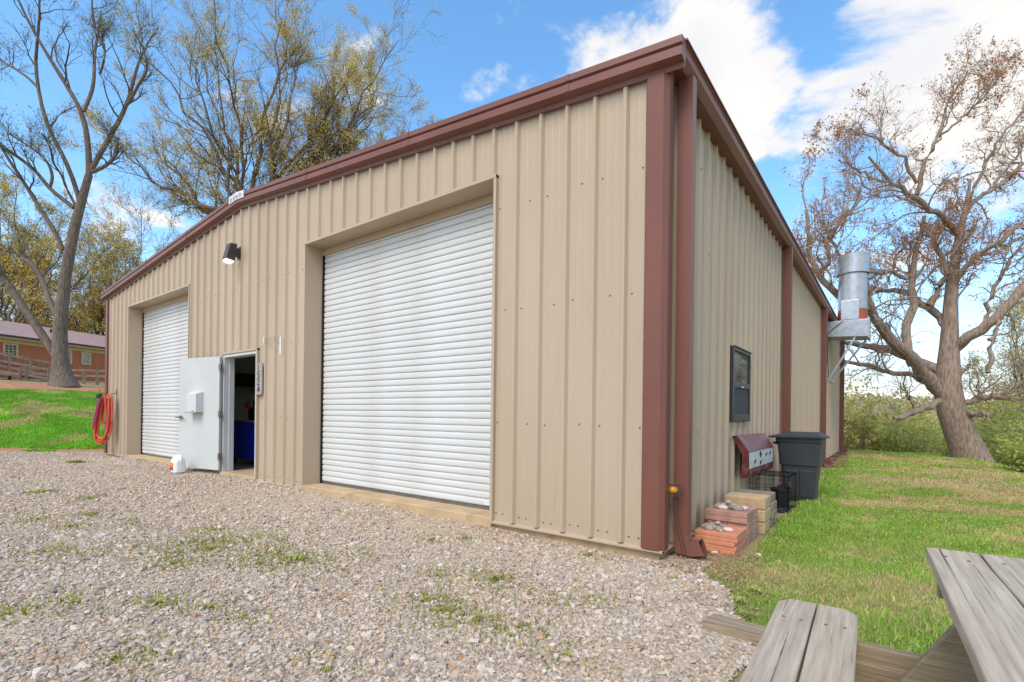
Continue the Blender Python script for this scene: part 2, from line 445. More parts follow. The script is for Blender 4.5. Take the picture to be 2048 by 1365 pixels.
class MB:
    def __init__(s):
        s.v, s.f = [], []

    def add(s, vs, fs):
        b = len(s.v)
        s.v.extend([tuple(map(float, p)) for p in vs])
        s.f.extend([tuple(b + i for i in f) for f in fs])
        return s

    def box(s, x0, x1, y0, y1, z0, z1):
        return s.add([(x0, y0, z0), (x1, y0, z0), (x1, y1, z0), (x0, y1, z0), (x0, y0, z1), (x1, y0, z1), (x1, y1, z1), (x0, y1, z1)],
                     [(0, 3, 2, 1), (4, 5, 6, 7), (0, 1, 5, 4), (1, 2, 6, 5), (2, 3, 7, 6), (3, 0, 4, 7)])

    def obox(s, c, a, b, d):
        c, a, b, d = map(lambda q: np.array(q, float), (c, a, b, d))
        vs = [c - a - b - d, c + a - b - d, c + a + b - d, c - a + b - d, c - a - b + d, c + a - b + d, c + a + b + d, c - a + b + d]
        return s.add(vs, [(0, 3, 2, 1), (4, 5, 6, 7), (0, 1, 5, 4), (1, 2, 6, 5), (2, 3, 7, 6), (3, 0, 4, 7)])

    def beam(s, p0, p1, w, h, up=(0, 0, 1)):
        p0, p1, up = map(lambda q: np.array(q, float), (p0, p1, up))
        t = (p1 - p0) / np.linalg.norm(p1 - p0)
        sd = np.cross(t, up); sd /= np.linalg.norm(sd)
        u = np.cross(sd, t)
        return s.obox((p0 + p1) / 2, (p1 - p0) / 2, sd * w / 2, u * h / 2)

    def prism(s, A, B, caps=True):
        n = len(A)
        fs = [(i, (i + 1) % n, n + (i + 1) % n, n + i) for i in range(n)]
        if caps:
            fs += [tuple(range(n - 1, -1, -1)), tuple(range(n, 2 * n))]
        return s.add(list(A) + list(B), fs)

    def strip(s, A, B):
        n = len(A)
        return s.add(list(A) + list(B), [(i, i + 1, n + i + 1, n + i) for i in range(n - 1)])

    def tube(s, pts, r, n=8, closed=False):
        pts = np.array(pts, float)
        k = len(pts)
        r = np.full(k, r) if np.isscalar(r) else np.array(r, float)
        if closed:
            t = np.roll(pts, -1, 0) - np.roll(pts, 1, 0)
        else:
            t = np.gradient(pts, axis=0)
        t /= np.linalg.norm(t, axis=1)[:, None] + 1e-12
        ref = np.array([0, 0, 1.]) if abs(t[:, 2]).mean() < .8 else np.array([1., 0, 0])
        u = np.cross(t, ref); u /= np.linalg.norm(u, axis=1)[:, None] + 1e-9
        w = np.cross(t, u)
        a = np.arange(n) * 2 * math.pi / n
        ring = pts[:, None] + r[:, None, None] * (np.cos(a)[None, :, None] * u[:, None] + np.sin(a)[None, :, None] * w[:, None])
        fs = []
        for i in range(k if closed else k - 1):
            j = (i + 1) % k
            fs += [(i * n + q, i * n + (q + 1) % n, j * n + (q + 1) % n, j * n + q) for q in range(n)]
        if not closed:
            fs += [tuple(range(n)), tuple(range(k * n - 1, (k - 1) * n - 1, -1))]
        return s.add(ring.reshape(-1, 3), fs)

    def lathe(s, prof, n=24, c=(0, 0, 0), cap=True):
        a = np.arange(n) * 2 * math.pi / n
        vs, fs = [], []
        for r, z in prof:
            vs += [(c[0] + r * math.cos(q), c[1] + r * math.sin(q), c[2] + z) for q in a]
        for i in range(len(prof) - 1):
            fs += [(i * n + q, i * n + (q + 1) % n, (i + 1) * n + (q + 1) % n, (i + 1) * n + q) for q in range(n)]
        if cap:
            fs += [tuple(range(n - 1, -1, -1)), tuple(range((len(prof) - 1) * n, len(prof) * n))]
        return s.add(vs, fs)

    def build(s, name, m, parent=None, smooth=False, bevel=0, origin=None, kind=None, label=None, seg=2):
        me = bpy.data.meshes.new(name)
        v = np.array(s.v, float).reshape(-1, 3)
        o0 = np.zeros(3)
        if parent is not None:
            o0 = ORG[parent.name]
        elif origin is not None:
            o0 = np.array(origin, float)
        me.from_pydata((v - o0).tolist(), [], s.f)
        me.materials.append(m)
        if smooth:
            me.polygons.foreach_set('use_smooth', [True] * len(me.polygons))
        o = bpy.data.objects.new(name, me)
        link(o, parent)
        if parent is None:
            o.location = o0
        ORG[o.name] = o0
        if bevel:
            b = o.modifiers.new('bevel', 'BEVEL')
            b.width, b.segments, b.limit_method = bevel, seg, 'ANGLE'
            b.angle_limit = R(40)
        if smooth:
            try:
                me.set_sharp_from_angle(angle=R(42))
            except Exception:
                pass
        if kind:
            o['kind'] = kind
        if label:
            o['label'] = label
        return o


def np_mesh(name, verts, faces, m, parent=None, kind=None, tint=None, smooth=False, origin=None):
    """verts (V,3), faces (F,k) numpy arrays"""
    me = bpy.data.meshes.new(name)
    o0 = ORG[parent.name] if parent is not None else (np.zeros(3) if origin is None else np.array(origin, float))
    v = np.asarray(verts, np.float32) - o0.astype(np.float32)
    f = np.asarray(faces, np.int32)
    me.vertices.add(len(v)); me.vertices.foreach_set('co', v.ravel())
    me.loops.add(f.size); me.loops.foreach_set('vertex_index', f.ravel())
    me.polygons.add(len(f))
    me.polygons.foreach_set('loop_start', np.arange(len(f), dtype=np.int32) * f.shape[1])
    me.polygons.foreach_set('loop_total', np.full(len(f), f.shape[1], np.int32))
    if smooth:
        me.polygons.foreach_set('use_smooth', np.ones(len(f), bool))
    if tint is not None:
        a = me.color_attributes.new('tint', 'FLOAT_COLOR', 'POINT')
        t = np.ones((len(v), 4), np.float32); t[:, :3] = tint
        a.data.foreach_set('color', t.ravel())
    me.update(calc_edges=True)
    me.validate()
    me.materials.append(m)
    o = bpy.data.objects.new(name, me)
    link(o, parent)
    if parent is None:
        o.location = o0
    ORG[o.name] = o0
    if kind:
        o['kind'] = kind
    return o


def dup(o, parent, dloc):
    c = o.copy()
    COL.objects.link(c)
    c.parent = parent
    c.location = Vector(o.location) + Vector(dloc)
    return c


# ------------------------------------------------------------------ terrain
def edge_d(x, y):
    """distance beyond the lawn's drop on the right"""
    ex = np.interp(y, [-30, -5, 0, 5, 12, 17.9, 19.8, 22], [9, 7.6, 6.4, 5.0, 4.1, 3.3, 2.2, 1.0])
    d1 = x - ex
    d2 = (y - 20.6) * sstep(-14, -6, x)
    return np.maximum(d1, d2)


def ground_h(x, y):
    x = np.asarray(x, float); y = np.asarray(y, float)
    base = -.07 + .05 * sstep(-1, -8, x) - .032 * np.exp(-((x + .4) / 1.1) ** 2) * sstep(.5, .1, y)
    s = -(x + 15.75) + 1.4 * np.clip(y, -5, 0)
    sp = np.log1p(np.exp(np.clip(s * 2.2, -30, 30))) / 2.2
    sp = np.where(s > 12, s, sp)
    hill = np.where(sp < 14, .165 * sp, .165 * 14 + .062 * (sp - 14))
    hill = np.minimum(hill, 7.0)
    d = edge_d(x, y)
    drop = -.30 * np.log1p(np.exp(np.clip((d - .6) * 2.0, -30, 30))) / 2.0
    drop = np.where(d > 10, -.30 * 9.4, drop)
    bumps = .03 * (fbm(x, y, 1.7) - .5) * sstep(.5, 1.4, x) + .25 * (fbm(x, y, 9) - .5) * sstep(0, 6, d) + .05 * (fbm(x, y, 4) - .5) * sstep(1, 4, s)
    return base + hill + drop + bumps


u = np.linspace(-1, 1, 241)
gx = np.sinh(u * 5.2) / np.sinh(5.2) * 620 - 2
gy = np.sinh(u * 5.2) / np.sinh(5.2) * 620 + 4
GX, GY = np.meshgrid(gx, gy, indexing='ij')
GZ = ground_h(GX, GY)
nn = len(u)
idx = np.arange(nn * nn).reshape(nn, nn)
gf = np.stack([idx[:-1, :-1], idx[1:, :-1], idx[1:, 1:], idx[:-1, 1:]], -1).reshape(-1, 4)
g = np_mesh('ground', np.stack([GX, GY, GZ], -1).reshape(-1, 3), gf, M_soil, smooth=True)
tag(g, kind='structure')


def lawn_in(x, y):
    """1 inside the right-hand lawn"""
    ex = np.interp(y, [-8, -1.35, -1.05, -.8, -.15, .3, 1.0, 2.2, 3.0, 5, 8, 22], [.9, .95, .80, .66, .36, .50, .52, .50, .56, .42, .3, .25])
    return x - ex + .35 * (fbm(x, y, .6) - .5)


def sheet(name, x0, x1, y0, y1, step, inside, lift, m):
    xs = np.arange(x0, x1 + 1e-6, step); ys = np.arange(y0, y1 + 1e-6, step)
    X, Y = np.meshgrid(xs, ys, indexing='ij')
    Z = ground_h(X, Y) + lift
    ii = np.arange(X.size).reshape(X.shape)
    f = np.stack([ii[:-1, :-1], ii[1:, :-1], ii[1:, 1:], ii[:-1, 1:]], -1).reshape(-1, 4)
    cx = X.ravel()[f].mean(1); cy = Y.ravel()[f].mean(1)
    f = f[inside(cx, cy)]
    used, inv = np.unique(f, return_inverse=True)
    V = np.stack([X, Y, Z], -1).reshape(-1, 3)[used]
    o = np_mesh(name, V, inv.reshape(f.shape), m, smooth=True)
    return tag(o, kind='structure')


def foot(x, y):
    return -(x + 15.75) + 1.4 * np.clip(y, -5, 0)


def gravel_in(x, y):
    return (foot(x, y) < -.15 + .5 * (fbm(x, y, 1.2) - .5)) & (y < .3) & (lawn_in(x, y) < .05)


sheet('gravel_yard', -24, 4, -16, .28, .1, gravel_in, .014, M_bed)
sheet('clay_bank', -40, -15, -14, 24, .25, lambda x, y: ((foot(x, y) > -.3) & (foot(x, y) < .55 + .8 * (fbm(x, y, 1.5) - .5))) |
      ((foot(x, y) > 12.3 + 1.2 * (fbm(x, y, 1.5) - .5)) & (foot(x, y) < 18)), .012, M_clay)
sheet('path', -1, 2.6, 19.0, 21.0, .1, lambda x, y: (y > 19.75 + .25 * x) & (y < 20.9) & (x < 1.9), .02, M_path)

# ------------------------------------------------------------------ the metal building
B = thing('metal_building', (0, 0, 0), 'tan ribbed metal workshop building with brown trim and two white roll-up doors', 'building')
WID, LEN = 15.24, 18.29
HEAD = 3.70
XBL, XBR, XSL, XSR = -5.545, -1.858, -13.48, -9.865
XDL, XDR, HD = -8.30, -7.02, 2.20
P = .3048


def roof_z(x):           # underside line of the rake, at the wall
    return 4.14 + (7.62 - abs(x + 7.62)) * .0875


def rib_profile(s0, s1, phase):
    """(s, d) points of an R-panel profile; the right shoulder of a rib top lies at phase + k*P"""
    pts = []
    k0 = math.floor((s0 - phase) / P) - 1
    k1 = math.ceil((s1 - phase) / P) + 1
    for k in range(k0, k1 + 1):
        e = phase + k * P
        pts += [(e - .048, 0), (e - .029, .037), (e, .037), (e + .019, 0),
                (e + .083, 0), (e + .090, .0028), (e + .106, .0028), (e + .113, 0),
                (e + .166, 0), (e + .173, .0028), (e + .189, .0028), (e + .196, 0)]
    pts = sorted(pts)
    S = np.array([q[0] for q in pts]); D = np.array([q[1] for q in pts])
    inner = [(a, b) for a, b in pts if s0 + 1e-4 < a < s1 - 1e-4]
    return [(s0, float(np.interp(s0, S, D)))] + inner + [(s1, float(np.interp(s1, S, D)))]


# front wall sheets, 0.9144 wide, cut round the openings
opens = [(XBL, XBR, HEAD), (XSL, XSR, HEAD), (XDL, XDR, HD)]
edges = sorted(set([-WID, -.02] + [-.337 + .15 - .9144 * k for k in range(0, 17) if -WID < -.337 + .15 - .9144 * k < -.05]))
for a, b in zip(edges[:-1], edges[1:]):
    mb = MB()
    cuts = sorted(set([a, b] + [c for o in opens for c in o[:2] if a < c < b] + ([-7.62] if a < -7.62 < b else [])))
    for c, d in zip(cuts[:-1], cuts[1:]):
        zb = .02
        for o in opens:
            if o[0] - 1e-6 <= c and d <= o[1] + 1e-6:
                zb = o[2]
        pr = rib_profile(c, d, -.337)
        mb.strip([(s, -q, zb) for s, q in pr], [(s, -q, roof_z(s) + .12) for s, q in pr])
    mb.build('wall_panel', M_tan, B)

# side wall (X = 0): identical sheets share one mesh, window sheets are cut
WY0, WY1, WZ0, WZ1 = 2.27, 3.16, 1.115, 2.015


def side_sheet(y0, y1, win=False):
    mb = MB()
    cuts = sorted(set([y0, y1] + ([c for c in (WY0, WY1) if y0 < c < y1] if win else [])))
    for c, d in zip(cuts[:-1], cuts[1:]):
        pr = rib_profile(c, d, .30)
        if win and c >= WY0 - 1e-6 and d <= WY1 + 1e-6:
            mb.strip([(q, s, .02) for s, q in pr], [(q, s, WZ0) for s, q in pr])
            mb.strip([(q, s, WZ1) for s, q in pr], [(q, s, 4.25) for s, q in pr])
        else:
            mb.strip([(q, s, .02) for s, q in pr], [(q, s, 4.25) for s, q in pr])
    return mb


proto = None
y = .02
k = 0
while y < LEN - .05:
    y1 = min(y + .9144, LEN)
    w = (y < WY1 and y1 > WY0)
    full = abs(y1 - y - .9144) < 1e-6
    if w or not full:
        side_sheet(y, y1, w).build('wall_panel', M_tan, B)
    elif proto is None:
        proto = side_sheet(y, y1).build('wall_panel', M_tan, B)
        py0 = y
    else:
        dup(proto, B, (0, y - py0, 0))
    y = y1
    k += 1
# left wall and back wall (not seen from the yard): plain sheets of the same metal
mb = MB(); mb.box(-WID - .004, -WID + .01, 0.02, LEN, .02, 4.2); mb.build('wall_sheet', M_tan, B)
for a, b in ((-WID, -13.6), (-9.0, -6.2), (-1.6, 0)):      # unseen rear wall; two openings added to let daylight in
    mb = MB(); mb.add([(a, LEN, .02), (b, LEN, .02), (b, LEN, 3.9), (a, LEN, 3.9)], [(0, 1, 2, 3)]); mb.build('wall_sheet', M_tan, B)
mb = MB(); mb.add([(-WID, LEN, 3.9), (0, LEN, 3.9), (0, LEN, 4.2), (-7.62, LEN, 4.85), (-WID, LEN, 4.2)], [(0, 1, 2, 3, 4)]); mb.build('wall_sheet', M_tan, B)
mb = MB(); mb.prism([(-.2, .4, 4.08), (-7.62, .4, 4.68), (-15.0, .4, 4.08)], [(-.2, LEN - .2, 4.08), (-7.62, LEN - .2, 4.68), (-15.0, LEN - .2, 4.08)], caps=False) if False else \
    mb.strip([(-.12, .4, 4.1), (-7.62, .4, 4.7), (-15.1, .4, 4.1)], [(-.12, LEN - .2, 4.1), (-7.62, LEN - .2, 4.7), (-15.1, LEN - .2, 4.1)])
mb.build('ceiling_bounce_liner', M_insul, B)  # pale lining under the unseen roof, added to bounce daylight inside
mb = MB(); mb.box(-WID + .05, -WID + .10, .1, LEN - .1, .06, 4.1); mb.build('insulation_liner', M_insul, B)
mb = MB(); mb.box(-14.9, -14.5, 1.5, 8.5, 1.95, 2.35); mb.build('storage_shelf', M_black, B)
# roof slopes
for sgn in (-1, 1):
    xe = .10 if sgn > 0 else -WID - .10
    ze = 4.14 + .16 - .0875 * .1
    zr = 4.14 + .16 + .0875 * 7.62
    mb = MB()
    mb.prism([(xe, -.07, ze), (-7.62, -.07, zr), (-7.62, -.07, zr - .03), (xe, -.07, ze - .03)],
             [(xe, LEN + .05, ze), (-7.62, LEN + .05, zr), (-7.62, LEN + .05, zr - .03), (xe, LEN + .05, ze - .03)])
    mb.build('roof_slope', M_tan, B)
# slab
mb = MB(); mb.box(-WID, -.004, .01, LEN, -.45, -.002); mb.box(-WID + .02, -.03, .12, LEN - .1, -.002, .045)
mb.build('floor_slab', M_conc, B)
for (a, b, yo) in ((XBL, XBR, -.05), (XSL, XSR, -.05), (XDL, XDR, -.06)):
    mb = MB(); mb.box(a - .02, b + .02, yo, .42, -.3, .046); mb.build('door_sill', M_conc, B, bevel=.012)
# base trim: a small angle that kicks out under the ribs
for a, b in ((-WID, XSL), (XSR, XDL), (XDR, XBL), (XBR, .045)):
    mb = MB()
    pr = [(-.002, .05), (-.002, .012), (-.045, 0), (-.045, -.014), (.01, -.014), (.01, .05)]
    mb.prism([(a, y_, z_) for y_, z_ in pr], [(b, y_, z_) for y_, z_ in pr]); mb.build('base_trim', M_tan, B)
mb = MB()
pr = [(.002, .05), (.002, .012), (.045, 0), (.045, -.014), (-.01, -.014), (-.01, .05)]
mb.prism([(x_, -.043, z_) for x_, z_ in pr], [(x_, LEN, z_) for x_, z_ in pr]); mb.build('base_trim', M_tan, B)
# corner trims
prof = [(-.150, -.004), (-.150, -.036), (-.132, -.036), (-.132, -.052), (.012, -.052), (.052, -.012), (.052, .078), (.036, .078), (.036, .10), (.004, .10), (.004, -.004)]
mb = MB(); mb.prism([(x_, y_, .006) for x_, y_ in prof], [(x_, y_, 4.24) for x_, y_ in prof]); mb.build('corner_trim', M_brown, B)
mb = MB(); mb.prism([(-WID - x_, y_, .006) for x_, y_ in prof[::-1]], [(-WID - x_, y_, 4.24) for x_, y_ in prof[::-1]]); mb.build('corner_trim', M_brown, B)
mb = MB(); mb.box(-.02, .05, LEN - .12, LEN + .04, .006, 4.2); mb.build('corner_trim', M_brown, B)
# rake trims along the gable
rk = [(-.02, .172), (-.115, .172), (-.12, .112), (-.098, .100), (-.098, .088), (-.122, .078), (-.126, .005), (-.050, -.020), (-.046, -.062), (-.036, -.064), (-.034, .0), (-.02, .0)]
for sgn in (-1, 1):
    xe = .185 if sgn > 0 else -WID - .185
    zz0 = lambda x, q: 4.14 + (7.62 - abs(x + 7.62)) * .0875 + q
    A = [(xe, y_, zz0(xe, z_)) for y_, z_ in rk]
    Bq = [(-7.62, y_, zz0(-7.62, z_)) for y_, z_ in rk]
    mb = MB(); mb.prism(A, Bq) if sgn < 0 else mb.prism(Bq, A)
    mb.build('rake_trim', M_brown, B)
    for t in (.14, .43, .72):      # lap joints
        xj = xe + (-7.62 - xe) * t
        mb = MB()
        mb.prism([(xj - .02, y_ * 1.03 - .001, zz0(xj - .02, z_ * 1.01)) for y_, z_ in rk[:8]], [(xj + .02, y_ * 1.03 - .001, zz0(xj + .02, z_ * 1.01)) for y_, z_ in rk[:8]])
        mb.build('lap_joint', M_brown, B)
# plate at the ridge
sg = MB(); sg.prism([(-7.90, -.135, 4.845), (-7.62, -.135, 4.868), (-7.36, -.135, 4.846), (-7.36, -.135, 4.968), (-7.62, -.135, 4.995), (-7.90, -.135, 4.968)],
                    [(-7.90, -.118, 4.845), (-7.62, -.118, 4.868), (-7.36, -.118, 4.846), (-7.36, -.118, 4.968), (-7.62, -.118, 4.995), (-7.90, -.118, 4.968)])
plate = sg.build('name_plate', M_sign, B, label='small white plate with grey lettering at the ridge')
mb = MB()
for i in range(8):
    xx = -7.85 + i * .057
    zc = 4.92 - abs(xx + 7.62) * .085
    mb.box(xx, xx + .012, -.138, -.1352, zc - .035, zc + .037)
    if i % 3 == 0:
        mb.box(xx + .013, xx + .036, -.138, -.1352, zc + .022, zc + .037)
    if i % 2 == 0:
        mb.box(xx + .013, xx + .036, -.138, -.1352, zc - .035, zc - .02)
    if i % 4 != 1:
        mb.box(xx + .013, xx + .032, -.138, -.1352, zc - .006, zc + .008)
mb.build('lettering', M_signt, plate, kind='stuff')
# gutters
gp = [(.004, 4.13), (.125, 4.13), (.175, 4.19), (.178, 4.262), (.19, 4.268), (.19, 4.288), (.165, 4.288), (.15, 4.20), (.03, 4.15), (.004, 4.30)]
mb = MB(); mb.prism([(x_, -.03, z_) for x_, z_ in gp], [(x_, LEN + .08, z_) for x_, z_ in gp]); mb.build('gutter', M_brown, B)
mb = MB(); mb.prism([(-WID - x_, -.03, z_) for x_, z_ in gp[::-1]], [(-WID - x_, LEN + .08, z_) for x_, z_ in gp[::-1]]); mb.build('gutter', M_brown, B)
mb = MB(); mb.prism([(.15, -.04, 4.285), (.205, -.04, 4.285), (.205, -.04, 4.30), (.15, -.04, 4.315)], [(.15, LEN, 4.285), (.205, LEN, 4.285), (.205, LEN, 4.30), (.15, LEN, 4.315)]); mb.build('drip_edge', M_brown, B)
# downspouts: one at each bay line, elbow kicked out at the foot
for yy in (.20, 5.62, 11.52, 17.72):
    mb = MB()
    pr = [(.052, yy), (.052, yy + .10), (.178, yy + .10), (.178, yy)]
    mb.prism([(a, b, 4.14) for a, b in pr], [(a, b, .12) for a, b in pr], caps=False)
    pr2 = [(.075, yy - .01, -.045), (.075, yy + .11, -.045), (.21, yy + .11, .0), (.21, yy - .01, .0)]
    mb.strip([(a, b, .12) for a, b in pr + pr[:1]], pr2 + pr2[:1])
    mb.build('downspout', M_brown, B)
    mb = MB()
    pr3 = [(.205, yy - .012, -.062), (.205, yy + .112, -.062), (.165, yy + .112, .055), (.165, yy - .012, .055)]
    pr4 = [(.325, yy - .012, -.035), (.325, yy + .112, -.035), (.275, yy + .112, .085), (.275, yy - .012, .085)]
    mb.strip([(.09, yy - .012, -.05), (.09, yy + .112, -.05), (.09, yy + .112, .10), (.09, yy - .012, .10), (.09, yy - .012, -.05)], pr3[:2] + pr3[2:] + pr3[:1])
    mb.strip(pr3 + pr3[:1], pr4 + pr4[:1])
    el = mb.build('downspout_elbow', M_brown, B)
    sm = el.modifiers.new('solid', 'SOLIDIFY'); sm.thickness = .003

# door trims (jambs and headers)
RECY = .28


def opening_trim(x0, x1, h, depth):
    mb = MB(); mb.box(x0 - .035, x0, -.046, depth, .0, h + .03); mb.build('door_jamb', M_tan, B)
    mb = MB(); mb.box(x1, x1 + .035, -.046, depth, .0, h + .03); mb.build('door_jamb', M_tan, B)
    mb = MB(); mb.box(x0 - .035, x1 + .035, -.049, depth, h, h + .034); mb.build('door_header', M_tan, B)


opening_trim(XBL, XBR, HEAD, .30)
opening_trim(XSL, XSR, HEAD, .30)
opening_trim(XDL, XDR, HD, .02)
# behind each roll-up door: dark backing wall hood so no gap shows
# roll-up doors
SP = .085
NS = 44
for (x0, x1) in ((XBL, XBR), (XSL, XSR)):
    fr = MB(); fr.box(x0 + .002, x1 - .002, RECY - .012, RECY + .06, .0465, .085)
    door = fr.build('roll_up_door', M_steeld, B)
    door['label'] = 'white corrugated roll-up door'
    proto = None
    for i in range(NS):
        z0 = .085 + i * SP
        if z0 + SP > HEAD - .02:
            break
        if proto is None:
            mb = MB()
            pr = [(.013, 0), (.013, .003), (-.003, .0075), (-.0075, .022), (-.0085, .043), (-.0075, .064), (-.003, .0775), (.013, .082), (.013, SP)]
            mb.strip([(x0 + .03, RECY + a, z0 + b) for a, b in pr][::-1], [(x1 - .012, RECY + a, z0 + b) for a, b in pr][::-1])
            proto = mb.build('slat', M_white, door, smooth=False)
        else:
            sl = dup(proto, door, (0, random.uniform(-.0012, .0012), i * SP))
            sl.rotation_euler.z = random.uniform(-.0003, .0003)
    mb = MB(); mb.box(x0 + .001, x0 + .022, RECY - .03, RECY + .05, .0465, HEAD - .002); mb.build('side_guide', M_black, door)
    mb = MB(); mb.box(x1 - .014, x1 - .002, RECY - .03, RECY + .05, .0465, HEAD - .002); mb.build('side_guide', M_black, door)
    mb = MB(); mb.box(x0 + .002, x1 - .002, RECY - .035, RECY - .028, HEAD - .10, HEAD - .002); mb.box(x0 + .002, x1 - .002, RECY + .03, RECY + .04, HEAD - .16, HEAD - .002)
    mb.build('head_stop', M_tan, door)
    if x0 == XBL:
        mb = MB(); mb.box(x1 - .33, x1 - .12, RECY - .0165, RECY - .0128, .10, .145); mb.build('sticker', M_sign, door)

# pedestrian door: frame and swung-open leaf
fm = MB()
fm.box(XDL + .002, XDL + .05, -.03, .15, .047, HD - .002)
fm.box(XDR - .05, XDR - .002, -.03, .15, .047, HD - .002)
fm.box(XDL + .05, XDR - .05, -.03, .15, HD - .055, HD - .002)
fm.box(XDL + .05, XDL + .065, .06, .15, .047, HD - .055)
fm.build('door_frame', M_greyp, B, bevel=.003)
hp = np.array([XDL + .06, -.075, 0]); ang = R(180 + 11)
dv = np.array([math.cos(ang), math.sin(ang), 0]); dn = np.array([-dv[1], dv[0], 0])     # dn points to the wall side?
if dn[1] > 0:
    dn = -dn
DW = 1.20
mb = MB(); mb.obox(hp + dv * (DW / 2 + .03) + np.array([0, 0, 1.115]), dv * DW / 2, dn * .022, (0, 0, 1.045))
leaf = mb.build('door', M_whited, B, bevel=.003, label='open white steel door leaf')
for z in (.32, 1.10, 1.96):
    mb = MB(); mb.obox(hp + dv * .012 + dn * .024 + np.array([0, 0, z]), dv * .035, dn * .008, (0, 0, .06))
    hc = hp + dv * .005 + dn * .03
    mb.tube([hc + [0, 0, z - .062], hc + [0, 0, z + .062]], .011, 10)
    mb.build('hinge', M_steeld, leaf)
mb = MB()
q = hp + dv * (DW - .05) + np.array([0, 0, 1.03])
mb.tube([q + dn * .02, q + dn * .06], .03, 14); mb.tube([q + dn * .065 - dv * .01, q + dn * .075 - dv * .13 - np.array([0, 0, .012])], .010, 10)
mb.obox(q + dn * .07 + dv * .06, dv * .05, dn * .008, (0, 0, .012))
mb.build('handle', M_steeld, leaf, smooth=True)
c = hp + dv * (DW * .55) + np.array([0, 0, 1.32])
a_, b_ = dv * .17, np.array([0, 0, .20])
mb = MB()
pr = [(-.17, -.19), (.17, -.19), (.17, .20), (-.17, .20)]
A = [c + dv * s + np.array([0, 0, z]) + dn * .022 for s, z in pr]
fr = [(-.15, -.19), (.15, -.19), (.15, .155), (-.15, .155)]
Bq = [c + dv * s + np.array([0, 0, z]) + dn * .15 for s, z in fr]
mb.prism(A, Bq)
bx = mb.build('lock_cover', M_greyp, leaf, bevel=.006)
mb = MB(); mb.obox(c + dn * .10 + np.array([0, 0, -.20]), dv * .155, dn * .075, (0, 0, .009)); mb.obox(c + dn * .153 + np.array([0, 0, -.17]) - dv * .06, dv * .03, dn * .004, (0, 0, .008))
mb.build('lock_cover_lip', M_plaque, leaf)

# window
wf = MB()
t = .034
wf.box(-.09, .050, WY0 - .03, WY0 + t, WZ0 - .01, WZ1 + .01); wf.box(-.09, .050, WY1 - t, WY1 + .03, WZ0 - .01, WZ1 + .01)
wf.box(-.09, .050, WY0 + t, WY1 - t, WZ1 - t, WZ1 + .01); wf.box(-.09, .054, WY0 + t, WY1 - t, WZ0 - .01, WZ0 + .085)
wf.box(.030, .0495, WY0 + t, WY1 - t, 1.535, 1.60)
win = wf.build('window', M_frame, B, bevel=.004)
mb = MB(); mb.box(.026, .034, WY0 + t, WY1 - t, 1.60, WZ1 - t); mb.build('pane', M_glassd, win)
mb = MB(); mb.box(.026, .032, WY0 + t, WY1 - t, WZ0 + .085, 1.535); mb.build('screen', M_screen, win)
mb = MB(); mb.box(.0505, .056, 2.66, 2.78, 1.537, 1.552); mb.build('sash_lock', M_sign, win)
mb = MB(); mb.box(.0, .075, WY0 - .03, WY1 + .04, WZ1 + .011, WZ1 + .026); mb.build('window_flashing', M_tan, win)

# screws: rows of dome heads, too small to pick apart
scr = MB()


def screw(p, n):
    n = np.array(n, float)
    u_ = np.cross(n, [0, 0, 1.]); w_ = np.array([0, 0, 1.])
    p = np.array(p, float)
    r = .0085
    ring = [p + r * (math.cos(a) * u_ + math.sin(a) * w_) for a in np.arange(6) * math.pi / 3]
    top = [p + n * .006 + .6 * r * (math.cos(a) * u_ + math.sin(a) * w_) for a in np.arange(6) * math.pi / 3]
    scr.prism(ring, top)


for k in range(0, 49):
    e = -.337 - k * P
    for zi, z in enumerate((.075, 1.05, 2.25, 3.35)):
        for j, dx in enumerate((.06, .15)):
            if zi and j != (k + zi) % 2:
                continue
            x_ = e + dx
            if any(o[0] - .05 < x_ < o[1] + .05 and z < o[2] + .05 for o in opens) or x_ > -.16:
                continue
            screw((x_, -.0005, z + .01 * ((k * 7) % 3)), (0, -1, 0))
for k in range(0, 59):
    e = .30 + k * P
    for zi, z in enumerate((.075, 1.0, 1.95, 2.9, 3.7)):
        if (k + zi) % 3 and zi:
            continue
        y_ = e + .14
        if WY0 - .08 < y_ < WY1 + .08 and WZ0 < z < WZ1:
            continue
        screw((.001, y_, z), (1, 0, 0))
for z in np.arange(.35, 4.1, .48):
    screw((-.141, -.036, z), (0, -1, 0))
for k in range(25):
    x_ = -.6 - k * .6
    screw((x_, -.047, 4.14 + (7.62 - abs(x_ + 7.62)) * .0875 - .045), (0, -1, 0))
scr.build('screw_heads', M_bronze, B, kind='stuff')

# ------------------------------------------------------------------ things on the building
L = thing('wall_lamp', (-7.80, -.03, 3.9), 'dark bronze wall floodlight, lit, under the gable ridge', 'lamp')
cx, cz = -7.70, 3.95
mb = MB()
mb.prism([(cx - .08, -.10, cz + .15), (cx - .08, -.22, cz + .14), (cx - .08, -.29, cz - .14), (cx - .08, -.14, cz - .16)],
         [(cx + .08, -.10, cz + .15), (cx + .08, -.22, cz + .14), (cx + .08, -.29, cz - .14), (cx + .08, -.14, cz - .16)])
mb.build('housing', M_bronze, L, bevel=.010)
mb = MB(); mb.prism([(cx - .075, -.285, cz - .143), (cx + .075, -.285, cz - .143), (cx + .075, -.145, cz - .162), (cx - .075, -.145, cz - .162)],
                    [(cx - .055, -.27, cz - .20), (cx + .055, -.27, cz - .20), (cx + .055, -.17, cz - .205), (cx - .055, -.17, cz - .205)]); mb.build('lens', M_lens, L, bevel=.012)
mb = MB(); mb.box(cx - .05, cx + .05, -.12, -.04, cz - .06, cz + .08); mb.box(cx - .055, cx + .055, -.045, -.033, cz - .10, cz + .12); mb.build('mount', M_bronze, L)

